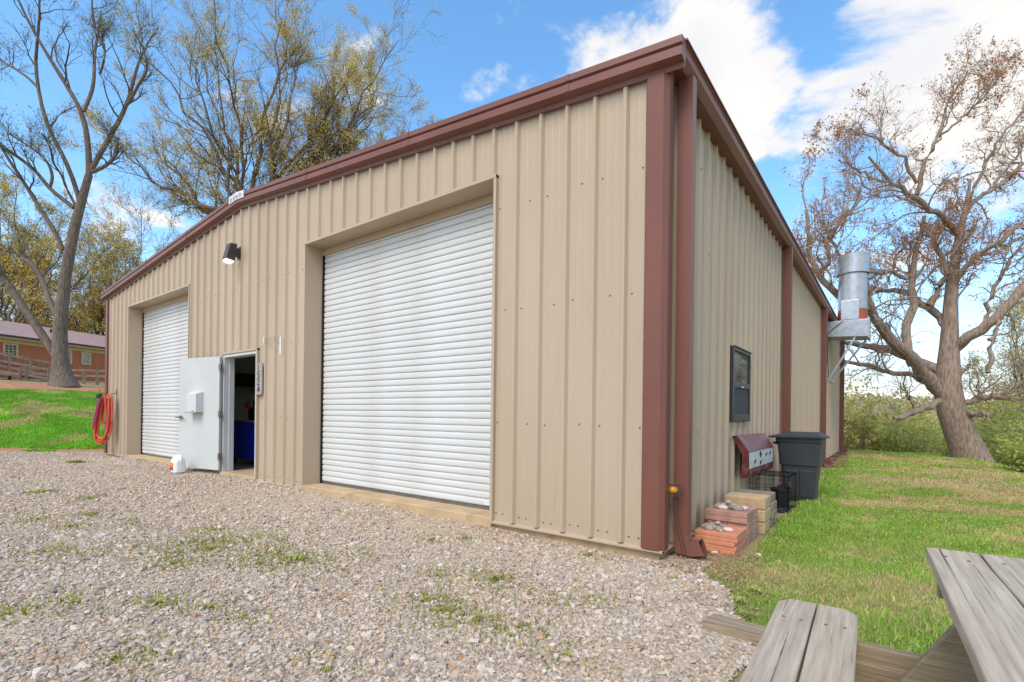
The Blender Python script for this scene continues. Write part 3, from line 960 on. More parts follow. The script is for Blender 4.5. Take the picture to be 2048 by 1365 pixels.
PL = thing('number_sign', (-6.91, -.045, 1.45), 'grey wooden house number plank reading 1524 beside the open door', 'sign')
mb = MB(); mb.box(-6.99, -6.79, -.062, -.037, 1.44, 1.965); mb.build('plank', M_plaque, PL, bevel=.004)
SEG = {'1': [((.5, 1), (.38, 0))], '5': [((.95, 1), (.3, 1)), ((.3, 1), (.25, .55)), ((.25, .55), (.8, .52)), ((.8, .52), (.8, .1)), ((.8, .1), (.15, 0))],
       '2': [((.15, .85), (.5, 1)), ((.5, 1), (.85, .8)), ((.85, .8), (.15, .05)), ((.15, .05), (.9, .05))],
       '4': [((.7, 0), (.75, 1)), ((.75, 1), (.1, .35)), ((.1, .35), (.95, .38))]}
for i, ch in enumerate('1524'):
    mb = MB()
    z0 = 1.845 - i * .122
    for (a, b), (c_, d_) in SEG[ch]:
        mb.beam((-6.945 + a * .10, -.064, z0 + b * .10), (-6.945 + c_ * .10, -.064, z0 + d_ * .10), .006, .018, up=(0, 1, 0)) if False else \
            mb.beam((-6.945 + a * .10, -.064, z0 + b * .10), (-6.945 + c_ * .10, -.064, z0 + d_ * .10), .017, .005, up=(0, 1, 0))
    mb.build('digit', M_number, PL)

HB = thing('plant_bracket', (-6.75, -.03, 2.3), 'thin white wire hanging bracket on the wall above the number sign', 'bracket')
mb = MB(); mb.box(-6.775, -6.745, -.05, -.033, 2.29, 2.40); mb.build('wall_plate', M_sign, HB)
mb = MB(); mb.tube([(-6.76, -.05, 2.37), (-6.45, -.06, 2.365), (-6.17, -.07, 2.35)], .005, 6); mb.tube([(-6.76, -.05, 2.33), (-6.45, -.06, 2.22), (-6.17, -.07, 2.10)], .003, 6); mb.build('arm', M_plaque, HB)
mb = MB(); mb.box(-6.19, -6.15, -.085, -.06, 2.06, 2.35); mb.build('hanging_bar', M_sign, HB, bevel=.004)

# hose: loops hung on a hook by the left corner
H = thing('garden_hose', (-14.5, -.25, .3), 'coiled orange hose with a magenta length hanging at the left corner of the building', 'hose')
hd = np.array([.93, .36, 0])
for i in range(8):
    r1 = np.random.default_rng(40 + i)
    cxh = np.array([-14.56, -.26 - .028 * (i % 4), 0]) + hd * r1.uniform(-.05, .05)
    wv = r1.uniform(.20, .36) if i else .13
    top, bot = 1.56 - .012 * i, r1.uniform(.27, .46) if i else .80
    pts = []
    for a in np.linspace(0, 2 * math.pi, 36, endpoint=False):
        s_ = math.sin(a); c_ = math.cos(a)
        zq = bot + (top - bot) * (c_ * .5 + .5)
        wq = wv * (1.05 - .55 * (c_ * .5 + .5))
        lean = .20 * (c_ * .5 + .5)
        pts.append(cxh + hd * (s_ * wq + lean + .012 * math.sin(3 * a + i)) + np.array([0, .02 * math.sin(a * 2 + i), zq]))
    mb = MB(); mb.tube(pts, .019, 8, closed=True)
    mb.build('hose_loop', M_hose, H, smooth=True)
pts = [np.array([-14.50, -.38, 1.52]), np.array([-14.56, -.41, 1.35]), np.array([-14.66, -.43, 1.12]), np.array([-14.74, -.45, .86]), np.array([-14.80, -.46, .70])]
for dx in (.10, .15):
    mb = MB(); mb.tube([p + hd * dx + [0, 0, -.02 * dx] for p in pts], .02, 8); mb.build('hose_length', M_pink, H, smooth=True, label='magenta length of hose')
mb = MB(); mb.obox((-14.42, -.37, 1.50), hd * .05, (0, .03, 0), (0.01, 0, .05)); mb.build('hose_strap', M_number, H)
HK = thing('wall_hook', (-14.36, -.03, 1.55), 'small dark wall hook the orange hose hangs from', 'hook')
mb = MB(); mb.tube([(-14.36, -.02, 1.58), (-14.36, -.14, 1.57), (-14.36, -.36, 1.555), (-14.36, -.38, 1.66)], .008, 6); mb.build('hook_rod', M_bronze, HK)
mb = MB(); mb.box(-14.375, -14.345, -.038, -.030, 1.55, 1.68); mb.build('hook_plate', M_bronze, HK)

# exhaust fan on the side wall
FX = thing('exhaust_fan', (.03, 13.5, 3.4), 'galvanised exhaust fan stack on a bracketed duct box on the side wall', 'exhaust fan')
y0, y1 = 13.2, 14.1
mb = MB(); mb.prism([(.036, y0, 3.58), (.036, y0, 4.02), (1.02, y0, 4.02), (1.02, y0, 3.52)], [(.036, y1, 3.58), (.036, y1, 4.02), (1.02, y1, 4.02), (1.02, y1, 3.52)])
box_o = mb.build('duct_box', M_steel, FX, bevel=.006)
for (p, q) in (((.06, 3.62), (.98, 3.98)), ((.06, 3.98), (.98, 3.60))):
    mb = MB(); mb.beam((p[0], y0 - .003, p[1]), (q[0], y0 - .003, q[1]), .02, .006, up=(0, 1, 0)); mb.build('cross_break', M_steel, box_o)
mb = MB(); mb.box(1.02, 1.05, y0 - .02, y1 + .02, 3.47, 4.05); mb.build('end_flange', M_steel, FX)
cc = (.62, 13.65, 0)
mb = MB(); mb.lathe([(.37, 4.022), (.37, 4.34), (.345, 4.36)], 32, cc); mb.build('base_ring', M_orange, FX, smooth=True)
mb = MB(); mb.lathe([(.365, 4.36), (.365, 5.46), (.34, 5.48)], 40, cc); st = mb.build('stack', M_steel, FX, smooth=True)
mb = MB(); mb.lathe([(.40, 5.40), (.42, 5.42), (.42, 5.95), (.40, 5.97), (.385, 5.95), (.385, 5.45)], 40, cc, cap=False); mb.build('stack_cap', M_steel, FX, smooth=True)
mb = MB(); mb.box(.615, .63, 13.21, 13.24, 5.43, 5.95); mb.build('seam', M_steel, st)
mb = MB(); mb.box(.36, .80, y0 + .01, y0 + .30, 4.03, 4.60); mb.build('motor_cover', M_steel, FX, bevel=.01)
for yy in (y0 + .06, y1 - .06):
    mb = MB(); mb.beam((.045, yy, 2.24), (.93, yy, 3.95 if yy < 13.5 else 3.51), .05, .06, up=(0, 1, 0)); mb.build('brace', M_steel, FX)
mb = MB(); mb.beam((.12, y0 + .06, 2.30), (.12, y1 - .06, 2.30), .04, .04); mb.build('brace_tie', M_steel, FX)
mb = MB(); mb.tube([(.42, y0 + .0, 4.0), (.25, y0 - .02, 3.86), (.04, y0 - .02, 3.66), (.04, y0 + .1, 3.0), (.05, y0 + .3, 2.4)], .012, 6); mb.build('cable', M_black, FX)

# ------------------------------------------------------------------ inside the open door
CB = thing('tool_cabinet', (-8.9, .9, .05), 'bright blue tool cabinet on casters just inside the open door', 'cabinet')
mb = MB(); mb.box(-9.75, -8.1, .66, 1.2, .19, .95); mb.build('carcass', M_blue, CB, bevel=.01)
mb = MB(); mb.box(-9.77, -8.08, .64, 1.22, .95, .975); mb.build('worktop', M_woodx, CB)
for x_ in (-9.6, -8.7, -8.25):
    mb = MB(); mb.tube([(x_ - .025, .76, .11), (x_ + .025, .76, .11)], .062, 14); mb.box(x_ - .03, x_ + .03, .73, .79, .14, .19); mb.build('caster', M_black, CB)
TB = thing('tool_bag', (-8.8, .9, .976), 'black tool bag with red cap on the blue cabinet', 'bag')
mb = MB(); mb.box(-9.02, -8.42, .76, 1.10, .977, 1.24); mb.box(-8.95, -8.5, .82, 1.06, 1.24, 1.40); mb.build('bag_body', M_black, TB, bevel=.04)
mb = MB(); mb.box(-9.06, -8.88, .72, .756, 1.22, 1.34); mb.build('bag_flap', M_red, TB, bevel=.01)

# ------------------------------------------------------------------ jug by the door
jx, jy = -8.98, -.50
jz = float(ground_h(jx, jy)) + .03
J = thing('plastic_jug', (jx, jy, jz), 'white plastic jug with orange and purple label standing at the open door', 'jug')
mb = MB()
for i, (h, w_, d_) in enumerate([(0, .115, .085), (.02, .13, .095), (.20, .13, .095), (.245, .12, .085), (.29, .085, .06), (.305, .06, .045)]):
    pass
levels = [(0, .12, .09), (.015, .132, .10), (.20, .132, .10), (.25, .122, .09), (.29, .088, .065), (.31, .05, .04)]
rings = []
for h, w_, d_ in levels:
    ring = []
    for a in np.linspace(0, 2 * math.pi, 28, endpoint=False):
        ca, sa = math.cos(a), math.sin(a)
        e = .55
        ring.append((jx + w_ * math.copysign(abs(ca) ** e, ca), jy + d_ * math.copysign(abs(sa) ** e, sa), jz + h))
    rings.append(ring)
for a, b in zip(rings[:-1], rings[1:]):
    mb.strip(a + a[:1], b + b[:1])
mb.add(rings[0], [tuple(range(27, -1, -1))]); mb.add(rings[-1], [tuple(range(28))])
mb.build('jug_body', M_jug, J, smooth=True)
mb = MB(); mb.tube([(jx + .02, jy, jz + .30), (jx + .05, jy, jz + .325), (jx + .10, jy, jz + .32), (jx + .125, jy, jz + .28), (jx + .128, jy, jz + .21)], .017, 10); mb.build('handle', M_jug, J, smooth=True)
mb = MB(); mb.lathe([(.032, 0), (.032, .035), (.028, .04)], 16, (jx - .055, jy, jz + .29)); mb.build('cap', M_jug, J, smooth=True)
mb = MB(); mb.box(jx - .09, jx + .05, jy - .1045, jy - .1005, jz + .05, jz + .18); lb = mb.build('label', M_lab1, J)
mb = MB(); mb.box(jx - .088, jx + .048, jy - .108, jy - .105, jz + .05, jz + .10); mb.build('label_band', M_lab2, lb)

# ------------------------------------------------------------------ pavers, blocks and stones by the side wall
GZ0 = -.062


def block(x0, x1, y0, y1, z0, z1, m, name, label, group, bev=.006, rot=0.0):
    cx_, cy_ = (x0 + x1) / 2, (y0 + y1) / 2
    mb = MB(); mb.box(x0, x1, y0, y1, z0, z1)
    o = mb.build(name, m, None, bevel=bev, origin=(cx_, cy_, z0))
    o.rotation_euler.z = rot
    return tag(o, label, 'paver' if 'paver' in name else 'block', group)


ordn = ['bottom', 'second', 'third', 'fourth', 'top']
zt = GZ0 - .01
for i in range(5):
    j = random.uniform(-.010, .010)
    block(.125 + j, .495 + j, .52 + j, .955 - j, zt, zt + .0355, M_redpav, 'paver_slab',
          f'{ordn[i]} terracotta paver of the front stack beside the downspout', 'stack of terracotta pavers', .006, random.uniform(-.03, .03))
    zt += .036
RED_TOP = zt
# brown stack: four lower rows of small pavers and two long ones on top
zt = GZ0 - .01
bn = ['lowest', 'second', 'third', 'fourth', 'fifth', 'top']
for i in range(6):
    if i < 4:
        for q in range(2):
            a = .12 + q * .19
            block(a + .002, a + .186, 1.0, 1.46 + random.uniform(-.01, .01), zt, zt + .0495, M_brnpav, 'small_paver',
                  f'{bn[i]} row small brown paver of the second stack, {"wall" if q == 0 else "lawn"} side', 'stack of brown pavers', .006, random.uniform(-.015, .015))
    else:
        j = random.uniform(-.008, .008)
        block(.10 + j, .495 + j, .985, 1.46, zt, zt + .053, M_brnpav, 'long_paver', f'{bn[i]} wide brown paver of the second stack, under the river stones', 'stack of brown pavers', .007, random.uniform(-.01, .01))
    zt += .050 if i < 4 else .0535
BRN_TOP = zt
zt = GZ0 - .01
for i in range(3):
    j = random.uniform(-.012, .012)
    block(.13 + j, .535 + j, 1.56, 1.86, zt, zt + .128, M_tanblk, 'wall_block', f'{("bottom", "middle", "top")[i]} tan concrete block of the third stack', 'stack of tan blocks', .016, random.uniform(-.04, .04))
    zt += .129
zt = GZ0 - .01
for i in range(4):
    j = random.uniform(-.012, .012)
    block(.13 + j, .53 + j, 2.02, 2.28, zt, zt + .092, M_gryblk, 'wall_block', f'{("bottom", "second", "third", "top")[i]} grey concrete block of the stack before the wire crate', 'stack of grey blocks', .013, random.uniform(-.03, .03))
    zt += .093


def stone_mesh(name, seed, sub=2, flat=.6, rough=.12):
    bm = bmesh.new()
    bmesh.ops.create_icosphere(bm, subdivisions=sub, radius=1.0)
    r_ = np.random.default_rng(seed)
    axes = r_.normal(size=(7, 3)); axes /= np.linalg.norm(axes, axis=1)[:, None]
    off_ = r_.uniform(.72, 1.0, 7)
    sc = np.array([1.0, r_.uniform(.62, .85), flat * r_.uniform(.75, 1.1)])
    for v in bm.verts:
        p = np.array(v.co)
        for a, o_ in zip(axes, off_):
            e = p @ a - o_
            if e > 0:
                p = p - a * e * .8
        p = p * sc * (1 + rough * (r_.random() - .5))
        v.co = p
    me = bpy.data.meshes.new(name)
    bm.to_mesh(me); bm.free()
    me.polygons.foreach_set('use_smooth', [True] * len(me.polygons))
    return me


stone_me = [stone_mesh('river_stone', 100 + i, rough=.05) for i in range(5)]


def place_stone(x, y, z, s, m, label, group, i):
    o = bpy.data.objects.new('river_stone', stone_me[i % 5].copy() if False else stone_me[i % 5])
    COL.objects.link(o)
    o.location = (x, y, z + s * .34)
    o.scale = (s, s, s)
    o.rotation_euler = (random.uniform(-.2, .2), random.uniform(-.2, .2), random.uniform(0, 6))
    if len(o.data.materials) == 0:
        o.data.materials.append(m)
    o.material_slots[0].link = 'OBJECT'
    o.material_slots[0].material = m
    return tag(o, label, 'stone', group)


k = 0
for (x_, y_, s) in [(.20, .66, .045), (.25, .62, .05), (.29, .70, .048), (.33, .64, .05), (.37, .70, .042), (.41, .66, .05), (.24, .74, .05), (.31, .78, .045), (.36, .60, .036), (.19, .74, .04)]:
    place_stone(x_ - .01, y_, RED_TOP - .002, s, M_pebble if k != 5 else M_quartz, 'smooth river stone in the pile on the terracotta pavers', 'stones on the terracotta pavers', k); k += 1
place_stone(.30, .70, RED_TOP + .045, .038, M_pebble, 'smooth river stone lying on top of the pile on the terracotta pavers', 'upper stones', k); k += 1
for (x_, y_, s) in [(.20, 1.12, .05), (.26, 1.08, .052), (.32, 1.14, .055), (.39, 1.10, .062), (.44, 1.16, .055), (.24, 1.2, .05), (.30, 1.24, .052), (.36, 1.22, .05), (.19, 1.24, .045)]:
    place_stone(x_ - .015, y_, BRN_TOP - .002, s, M_quartz if k % 3 == 0 else M_pebble, 'river stone in the pile on the brown pavers', 'stones on the brown pavers', k); k += 1
place_stone(.28, 1.15, BRN_TOP + .05, .045, M_pebble, 'grey river stone lying on top of the pile on the brown pavers', 'upper stones', k); k += 1
for (px, py, s, lab) in [(1396, 1104, .028, 'pale stone right below the downspout elbow'), (1430, 1107, .038, 'largest white stone on the ground before the terracotta stack'),
                         (1410, 1108, .024, 'small pinkish stone between downspout elbow and white stone'), (1516, 1112, .036, 'flat tan stone lying alone in the grass near the pavers'),
                         (1491, 1114, .026, 'pale stone at the corner of the terracotta stack'), (1557, 1122, .020, 'small white stone farthest out in the grass')]:
    p = on(px, py, 2, GZ0)
    place_stone(p[0], p[1], float(ground_h(p[0], p[1])) - .002, s, M_quartz, lab, None, k); k += 1

# ornament on a wire stake at the downspout
O = thing('garden_stake', (.19, .12, -.06), 'small amber pumpkin ornament in a wire ring beside the corner downspout', 'ornament')
oc = np.array([.075, .12, .515])
mb = MB()
prof = [(.0001, -.034), (.026, -.030), (.042, -.012), (.043, .008), (.03, .028), (.008, .031)]
nseg = 32
vs = []
for r_, z_ in prof:
    for a in np.arange(nseg) * 2 * math.pi / nseg:
        q = r_ * (1 - .07 * abs(math.cos(4 * a)))
        vs.append((oc[0] + q * math.cos(a), oc[1] + q * math.sin(a), oc[2] + z_))
fs = [(i * nseg + q, i * nseg + (q + 1) % nseg, (i + 1) * nseg + (q + 1) % nseg, (i + 1) * nseg + q) for i in range(len(prof) - 1) for q in range(nseg)]
mb.add(vs, fs); mb.build('pumpkin', M_pump, O, smooth=True)
mb = MB()
for tilt, rr, dx in ((.3, .062, 0), (.9, .06, .028), (-.4, .06, .03)):
    pts = [oc + np.array([dx + rr * math.cos(a), .02 * math.sin(a + tilt) - .01, rr * .82 * math.sin(a)]) for a in np.linspace(0, 2 * math.pi, 28, endpoint=False)]
    mb.tube(pts, .0035, 6, closed=True)
mb.build('wire_ring', M_rustrod, O)
mb = MB(); mb.tube([oc + [0.01, 0, -.05], (.13, .115, .25), (.20, .12, -.06)], .004, 6); mb.tube([oc + [0.01, 0, -.05], (.105, .11, .25), (.17, .12, -.06)], .003, 6); mb.build('stake', M_rustrod, O)

# maroon car panel leaning on the wall
T = thing('car_body_panel', (.12, 3.1, .40), 'dented maroon and white car tailgate leaning on the side wall over the wire crate', 'car part')
yA, yB = 2.36, 3.92
sec_top = [(.055, .93), (.085, .945), (.215, .735)]
mb = MB()
def lidstrip(pts, m, name, parent, th=.03, ya=yA, yb=yB, bev=.006):
    mb = MB()
    nrm = []
    A = [(x_, ya, z_) for x_, z_ in pts] + [(x_ - th, ya, z_ - .006) for x_, z_ in pts[::-1]]
    Bq = [(x_, yb, z_) for x_, z_ in pts] + [(x_ - th, yb, z_ - .006) for x_, z_ in pts[::-1]]
    mb.prism(Bq, A)
    return mb.build(name, m, parent, bevel=bev)
lidstrip([(.058, .928), (.074, .936), (.145, .838), (.214, .738)], M_maroon, 'upper_skin', T)
wp = lidstrip([(.208, .732), (.210, .62), (.207, .522)], M_chip, 'plate_recess', T)
lidstrip([(.216, .520), (.216, .47), (.198, .425), (.15, .415)], M_maroon, 'lower_lip', T)
for yy in (yA - .012, yB):
    mb = MB()
    pr = [(.05, .926), (.075, .938), (.215, .74), (.217, .50), (.20, .424), (.13, .412), (.13, .50), (.14, .70), (.10, .78), (.05, .86)]
    mb.prism([(x_, yy, z_) for x_, z_ in pr], [(x_, yy + .012, z_) for x_, z_ in pr]); mb.build('side_flange', M_maroon, T)
for (yy, zz_) in ((3.02, .69), (3.06, .66), (3.42, .655), (3.68, .66), (2.72, .60), (3.06, .57)):
    xx = .2095
    mb = MB(); mb.obox((xx + .003, yy, zz_), (0, .035, .006), (.003, 0, 0), (.004, 0, .022)); mb.build('hole', M_black, wp)

# wire crate
CR = thing('wire_crate', (.3, 3.34, GZ0), 'black folding wire crate under the leaning maroon panel', 'crate')
cx0, cx1, cy0, cy1, cz0, cz1 = .08, .54, 3.03, 3.66, GZ0 + .0, .405
def wire_panel(o, a, b, na, nb, w=.0045):
    o, a, b = map(np.array, (o, a, b))
    mb = MB()
    for i in range(na + 1):
        t_ = i / na
        r_ = w * (1.7 if i in (0, na) else 1)
        mb.beam(o + a * t_, o + a * t_ + b, r_, r_, up=np.cross(a, b))
    for i in range(nb + 1):
        t_ = i / nb
        r_ = w * (1.7 if i in (0, nb) else 1)
        mb.beam(o + b * t_, o + b * t_ + a, r_, r_, up=np.cross(a, b))
    return mb
W, D, Hh = cx1 - cx0, cy1 - cy0, cz1 - cz0
wire_panel((cx0, cy0, cz0), (W, 0, 0), (0, 0, Hh), 5, 4).build('wire_side', M_wire, CR)
wire_panel((cx0, cy1, cz0), (W, 0, 0), (0, 0, Hh), 5, 4).build('wire_side', M_wire, CR)
wire_panel((cx0, cy0, cz0), (0, D, 0), (0, 0, Hh), 7, 4).build('wire_side', M_wire, CR)
wire_panel((cx1, cy0, cz0), (0, D, 0), (0, 0, Hh), 7, 4).build('wire_side', M_wire, CR)
wire_panel((cx0, cy0, cz1), (W, 0, 0), (0, D, 0), 8, 8).build('wire_top', M_wire, CR)
mb = MB(); mb.box(cx0 + .02, cx1 - .02, cy0 + .02, cy1 - .02, cz0 + .003, cz0 + .02); mb.build('tray', M_dark, CR)
PT = thing('plastic_pot', (.42, 3.4, GZ0 + .02), 'dark plastic pot lying inside the wire crate', 'pot')
mb = MB(); mb.lathe([(.09, 0), (.125, .22), (.135, .22), (.135, .25), (.12, .25), (.085, .02)], 20, (.40, 3.42, cz0 + .021)); mb.build('pot_wall', M_black, PT, smooth=True)

# wheeled bin
BN = thing('wheeled_bin', (.50, 4.5, GZ0), 'dark grey wheeled refuse bin with orange scuff beside the side wall', 'bin')
def rrect(x0, x1, y0, y1, z, r=.05, n=4):
    out = []
    for (cx_, cy_, a0) in ((x1 - r, y1 - r, 0), (x0 + r, y1 - r, 90), (x0 + r, y0 + r, 180), (x1 - r, y0 + r, 270)):
        for i in range(n + 1):
            a = R(a0 + 90 * i / n)
            out.append((cx_ + r * math.cos(a), cy_ + r * math.sin(a), z))
    return out
mb = MB()
lv = [rrect(.30, .70, 4.24, 4.72, GZ0 + .02), rrect(.285, .715, 4.225, 4.735, GZ0 + .30), rrect(.265, .735, 4.205, 4.76, GZ0 + .52), rrect(.245, .755, 4.19, 4.775, GZ0 + .53),
      rrect(.215, .775, 4.165, 4.80, .80), rrect(.195, .79, 4.15, 4.815, .81), rrect(.195, .79, 4.15, 4.815, .865)]
for a, b in zip(lv[:-1], lv[1:]):
    mb.strip(a + a[:1], b + b[:1])
mb.add(lv[0], [tuple(range(len(lv[0]) - 1, -1, -1))])
body = mb.build('body', M_bin, BN, smooth=True)
mb = MB()
lv = [rrect(.105, .835, 4.11, 4.85, .866, .06), rrect(.10, .84, 4.105, 4.855, .885, .06), rrect(.16, .80, 4.16, 4.82, .905, .06), rrect(.34, .72, 4.45, 4.75, .95, .06)]
for a, b in zip(lv[:-1], lv[1:]):
    mb.strip(a + a[:1], b + b[:1])
mb.add(lv[0], [tuple(range(len(lv[0]) - 1, -1, -1))]); mb.add(lv[-1], [tuple(range(len(lv[-1])))])
mb.build('lid', M_bin, BN, smooth=True)
for x_ in (.33, .52):      # moulded panels on the near face
    mb = MB(); mb.prism([(x_, 4.222, .0), (x_ + .16, 4.222, .0), (x_ + .17, 4.20, .40), (x_ - .005, 4.20, .40)], [(x_ + .004, 4.214, .005), (x_ + .156, 4.214, .005), (x_ + .165, 4.19, .392), (x_, 4.19, .392)])
    mb.build('moulded_panel', M_bin, BN, bevel=.005)
mb = MB(); mb.prism([(.36, 4.2105, .02), (.42, 4.2105, .02), (.40, 4.196, .24), (.365, 4.198, .20)], [(.36, 4.2085, .02), (.42, 4.2085, .02), (.40, 4.194, .24), (.365, 4.196, .20)]); mb.build('scuff', M_rust, BN)
mb = MB(); mb.tube([(.25, 4.22, .77), (.17, 4.22, .78), (.16, 4.25, .785), (.16, 4.72, .785), (.17, 4.75, .78), (.25, 4.75, .77)], .014, 8); mb.build('handle', M_bin, BN)
for yy in (4.20, 4.74):
    mb = MB(); mb.tube([(.31, yy, GZ0 + .12), (.31, yy + .05, GZ0 + .12)], .12, 22); mb.build('wheel', M_black, BN)

# ------------------------------------------------------------------ picnic table at the bottom right
PT2 = thing('picnic_table', (1.9, -2.6, -.07), 'weathered grey picnic table with bench in the bottom right corner', 'picnic table')
def plank(name, x0, x1, y0, y1, z0, z1, cut=0.0, seed=0, parent=PT2, m=M_wood):
    """board along Y with a clipped corner at its far end"""
    r_ = np.random.default_rng(seed)
    mb = MB()
    top = []
    ys = np.linspace(y0, y1, 9)
    left = [(x0 + r_.uniform(-.002, .002), y_) for y_ in ys]
    right = [(x1 + r_.uniform(-.002, .002), y_) for y_ in ys]
    if cut > 0:
        right[-1] = (x1, y1 - cut); out = left + [(x1 - cut * .8, y1)] + right[::-1]
    elif cut < 0:
        left[-1] = (x0, y1 + cut); out = left + [(x0 - cut * .6, y1)] + right[::-1]
    else:
        out = left + right[::-1]
    mb.prism([(a, b, z0) for a, b in out[::-1]], [(a, b, z1 + .0) for a, b in out[::-1]]) if False else mb.prism([(a, b, z1) for a, b in out], [(a, b, z0) for a, b in out])
    return mb.build(name, m, parent, bevel=.005)
plank('bench_plank', 1.228, 1.361, -3.66, -1.80, .350, .390, -.06, 1)
plank('bench_plank', 1.367, 1.500, -3.66, -1.80, .350, .390, .05, 2)
for i in range(5):
    plank('table_plank', 1.700 + i * .146, 1.700 + i * .146 + .141, -3.66, -1.86 + .004 * i, .650, .690, .0, 10 + i)
plank('bench_plank', 2.63, 2.771, -3.66, -1.80, .350, .390, 0, 3)
plank('bench_plank', 2.777, 2.918, -3.66, -1.80, .350, .390, 0, 4)
for yy in (-2.02, -3.42):
    mb = MB(); mb.box(1.21, 2.91, yy - .02, yy + .02, .21, .349); mb.build('cross_beam', M_woodx, PT2, bevel=.004)
    mb = MB(); mb.box(1.72, 2.40, yy - .02, yy + .02, .56, .649); mb.build('top_cleat', M_woodx, PT2, bevel=.004)
    for sgn in (-1, 1):
        c0 = 2.06
        mb = MB()
        a = np.array([c0 + sgn * .57, yy - .041, -.075]); b = np.array([c0 + sgn * .12, yy - .041, .648])
        mb.beam(a, b, .14, .04, up=(0, 1, 0)); mb.build('leg', M_woodx, PT2, bevel=.004)
mb = MB()
for i in range(5):
    for dy in (-2.0, -2.04):
        for dx in (.035, .105):
            x_, y_ = 1.70 + i * .146 + dx + random.uniform(-.01, .01), dy + random.uniform(-.02, .02)
            if dy == -2.0:
                mb.lathe([(.006, .6895), (.005, .6915)], 8, (x_, y_, 0))
for dx in (1.26, 1.33, 1.40, 1.47):
    mb.lathe([(.006, .3895), (.005, .3915)], 8, (dx + random.uniform(-.008, .008), -2.02 + random.uniform(-.02, .02), 0))
mb.build('nail_heads', M_nail, PT2, kind='stuff')
PT2.rotation_euler.z = R(1.9)
PT2.location.x += .018

# flat board on the ground
bd = MB()
A = [(.75, -1.085), (.728, -1.235), (1.62, -1.33), (1.62, -1.13)]
bd.prism([(a, b, -.022) for a, b in A][::-1], [(a, b, -.085) for a, b in A][::-1])
o = bd.build('ground_board', M_woodx, None, bevel=.006, origin=(1.1, -1.2, -.085))
tag(o, 'flat weathered board lying between gravel and grass behind the bench', 'board')

# ------------------------------------------------------------------ neighbour's brick house on the rise
HA = np.array([-43.72, 1.64, 0]); hdv = np.array([-.372, .928, 0]); hnv = np.array([.928, .372, 0])
HS = thing('brick_house', (-45, 5, 3.0), 'low red brick house with mauve roof on the rise beyond the lawn', 'house')
hp_ = lambda s, o_, z: HA + hdv * s + hnv * o_ + np.array([0, 0, z])
z_e, z_g = 5.62, 2.6
mb = MB(); mb.prism([hp_(-9, 0, z_g), hp_(16, 0, z_g), hp_(16, 0, z_e), hp_(-9, 0, z_e)], [hp_(-9, -8, z_g), hp_(16, -8, z_g), hp_(16, -8, z_e), hp_(-9, -8, z_e)]); mb.build('wall', M_brick, HS)
mb = MB()
mb.prism([hp_(-9.6, .55, 5.80), hp_(-9.6, -4, 7.35), hp_(-9.6, -8.55, 5.80)], [hp_(16.6, .55, 5.80), hp_(16.6, -4, 7.35), hp_(16.6, -8.55, 5.80)]); rf = mb.build('roof', M_roof, HS)
mb = MB(); mb.prism([hp_(-9.6, .53, 5.62), hp_(-9.6, .53, 5.797), hp_(-9.6, .002, 5.797), hp_(-9.6, .002, 5.40), hp_(-9.6, .05, 5.40), hp_(-9.6, .05, 5.62)], [hp_(16.6, .53, 5.62), hp_(16.6, .53, 5.797), hp_(16.6, .002, 5.797), hp_(16.6, .002, 5.40), hp_(16.6, .05, 5.40), hp_(16.6, .05, 5.62)])
mb.build('eave', M_cream, HS)
mb = MB(); mb.beam(hp_(-9.6, .60, 5.79), hp_(16.6, .60, 5.79), .10, .12); mb.build('gutter', M_frame, HS)
mb = MB(); mb.tube([hp_(4.2, -2.2, 6.6), hp_(4.2, -2.2, 7.0)], .06, 8); mb.build('vent_pipe', M_black, rf)
for (pa, pb, pt, pbm) in ((5, 35, 686, 713), (128, 143, 700, 727), (162, 181, 704, 729)):
    a = on_plane(pa, pbm, HA, hnv); b = on_plane(pb, pbm, HA, hnv)
    s0, s1 = (a - HA) @ hdv, (b - HA) @ hdv
    z0 = a[2]; z1 = on_plane(pa, pt, HA, hnv)[2]
    mb = MB(); mb.prism([hp_(s0, .001, z0), hp_(s1, .001, z0), hp_(s1, .001, z1), hp_(s0, .001, z1)], [hp_(s0, .06, z0), hp_(s1, .06, z0), hp_(s1, .06, z1), hp_(s0, .06, z1)])
    w_ = mb.build('window', M_cream, HS)
    nx, nz = 3, 4
    mg = .08
    for i in range(nx):
        for j_ in range(nz):
            a0 = s0 + mg + (s1 - s0 - 2 * mg) * i / nx + .02; a1 = s0 + mg + (s1 - s0 - 2 * mg) * (i + 1) / nx - .02
            b0 = z0 + mg + (z1 - z0 - 2 * mg) * j_ / nz + .015; b1 = z0 + mg + (z1 - z0 - 2 * mg) * (j_ + 1) / nz - .015
            mb = MB(); mb.prism([hp_(a0, .05, b0), hp_(a1, .05, b0), hp_(a1, .05, b1), hp_(a0, .05, b1)], [hp_(a0, .066, b0), hp_(a1, .066, b0), hp_(a1, .066, b1), hp_(a0, .066, b1)])
            mb.build('pane', M_pane, w_)

# wooden ramp with rails in front of the house
RP = thing('wooden_ramp', (-38, 3, 2.7), 'weathered wooden access ramp with railings in front of the brick house', 'ramp')
def rpt(px, py, dep):
    return at(px, py, dep)
def rail(name, a, b, w=.05, h=.12):
    mb = MB(); mb.beam(a, b, w, h); mb.build(name, M_woodr, RP)
def post(px, ytop, dep, w=.13):
    t_ = rpt(px, ytop, dep)
    gz = float(ground_h(t_[0], t_[1]))
    mb = MB(); mb.box(t_[0] - w / 2, t_[0] + w / 2, t_[1] - w / 2, t_[1] + w / 2, gz - .1, t_[2]); mb.build('post', M_woodr, RP)
DEP = lambda px: 29.5 + (px / 205.) * 2.6
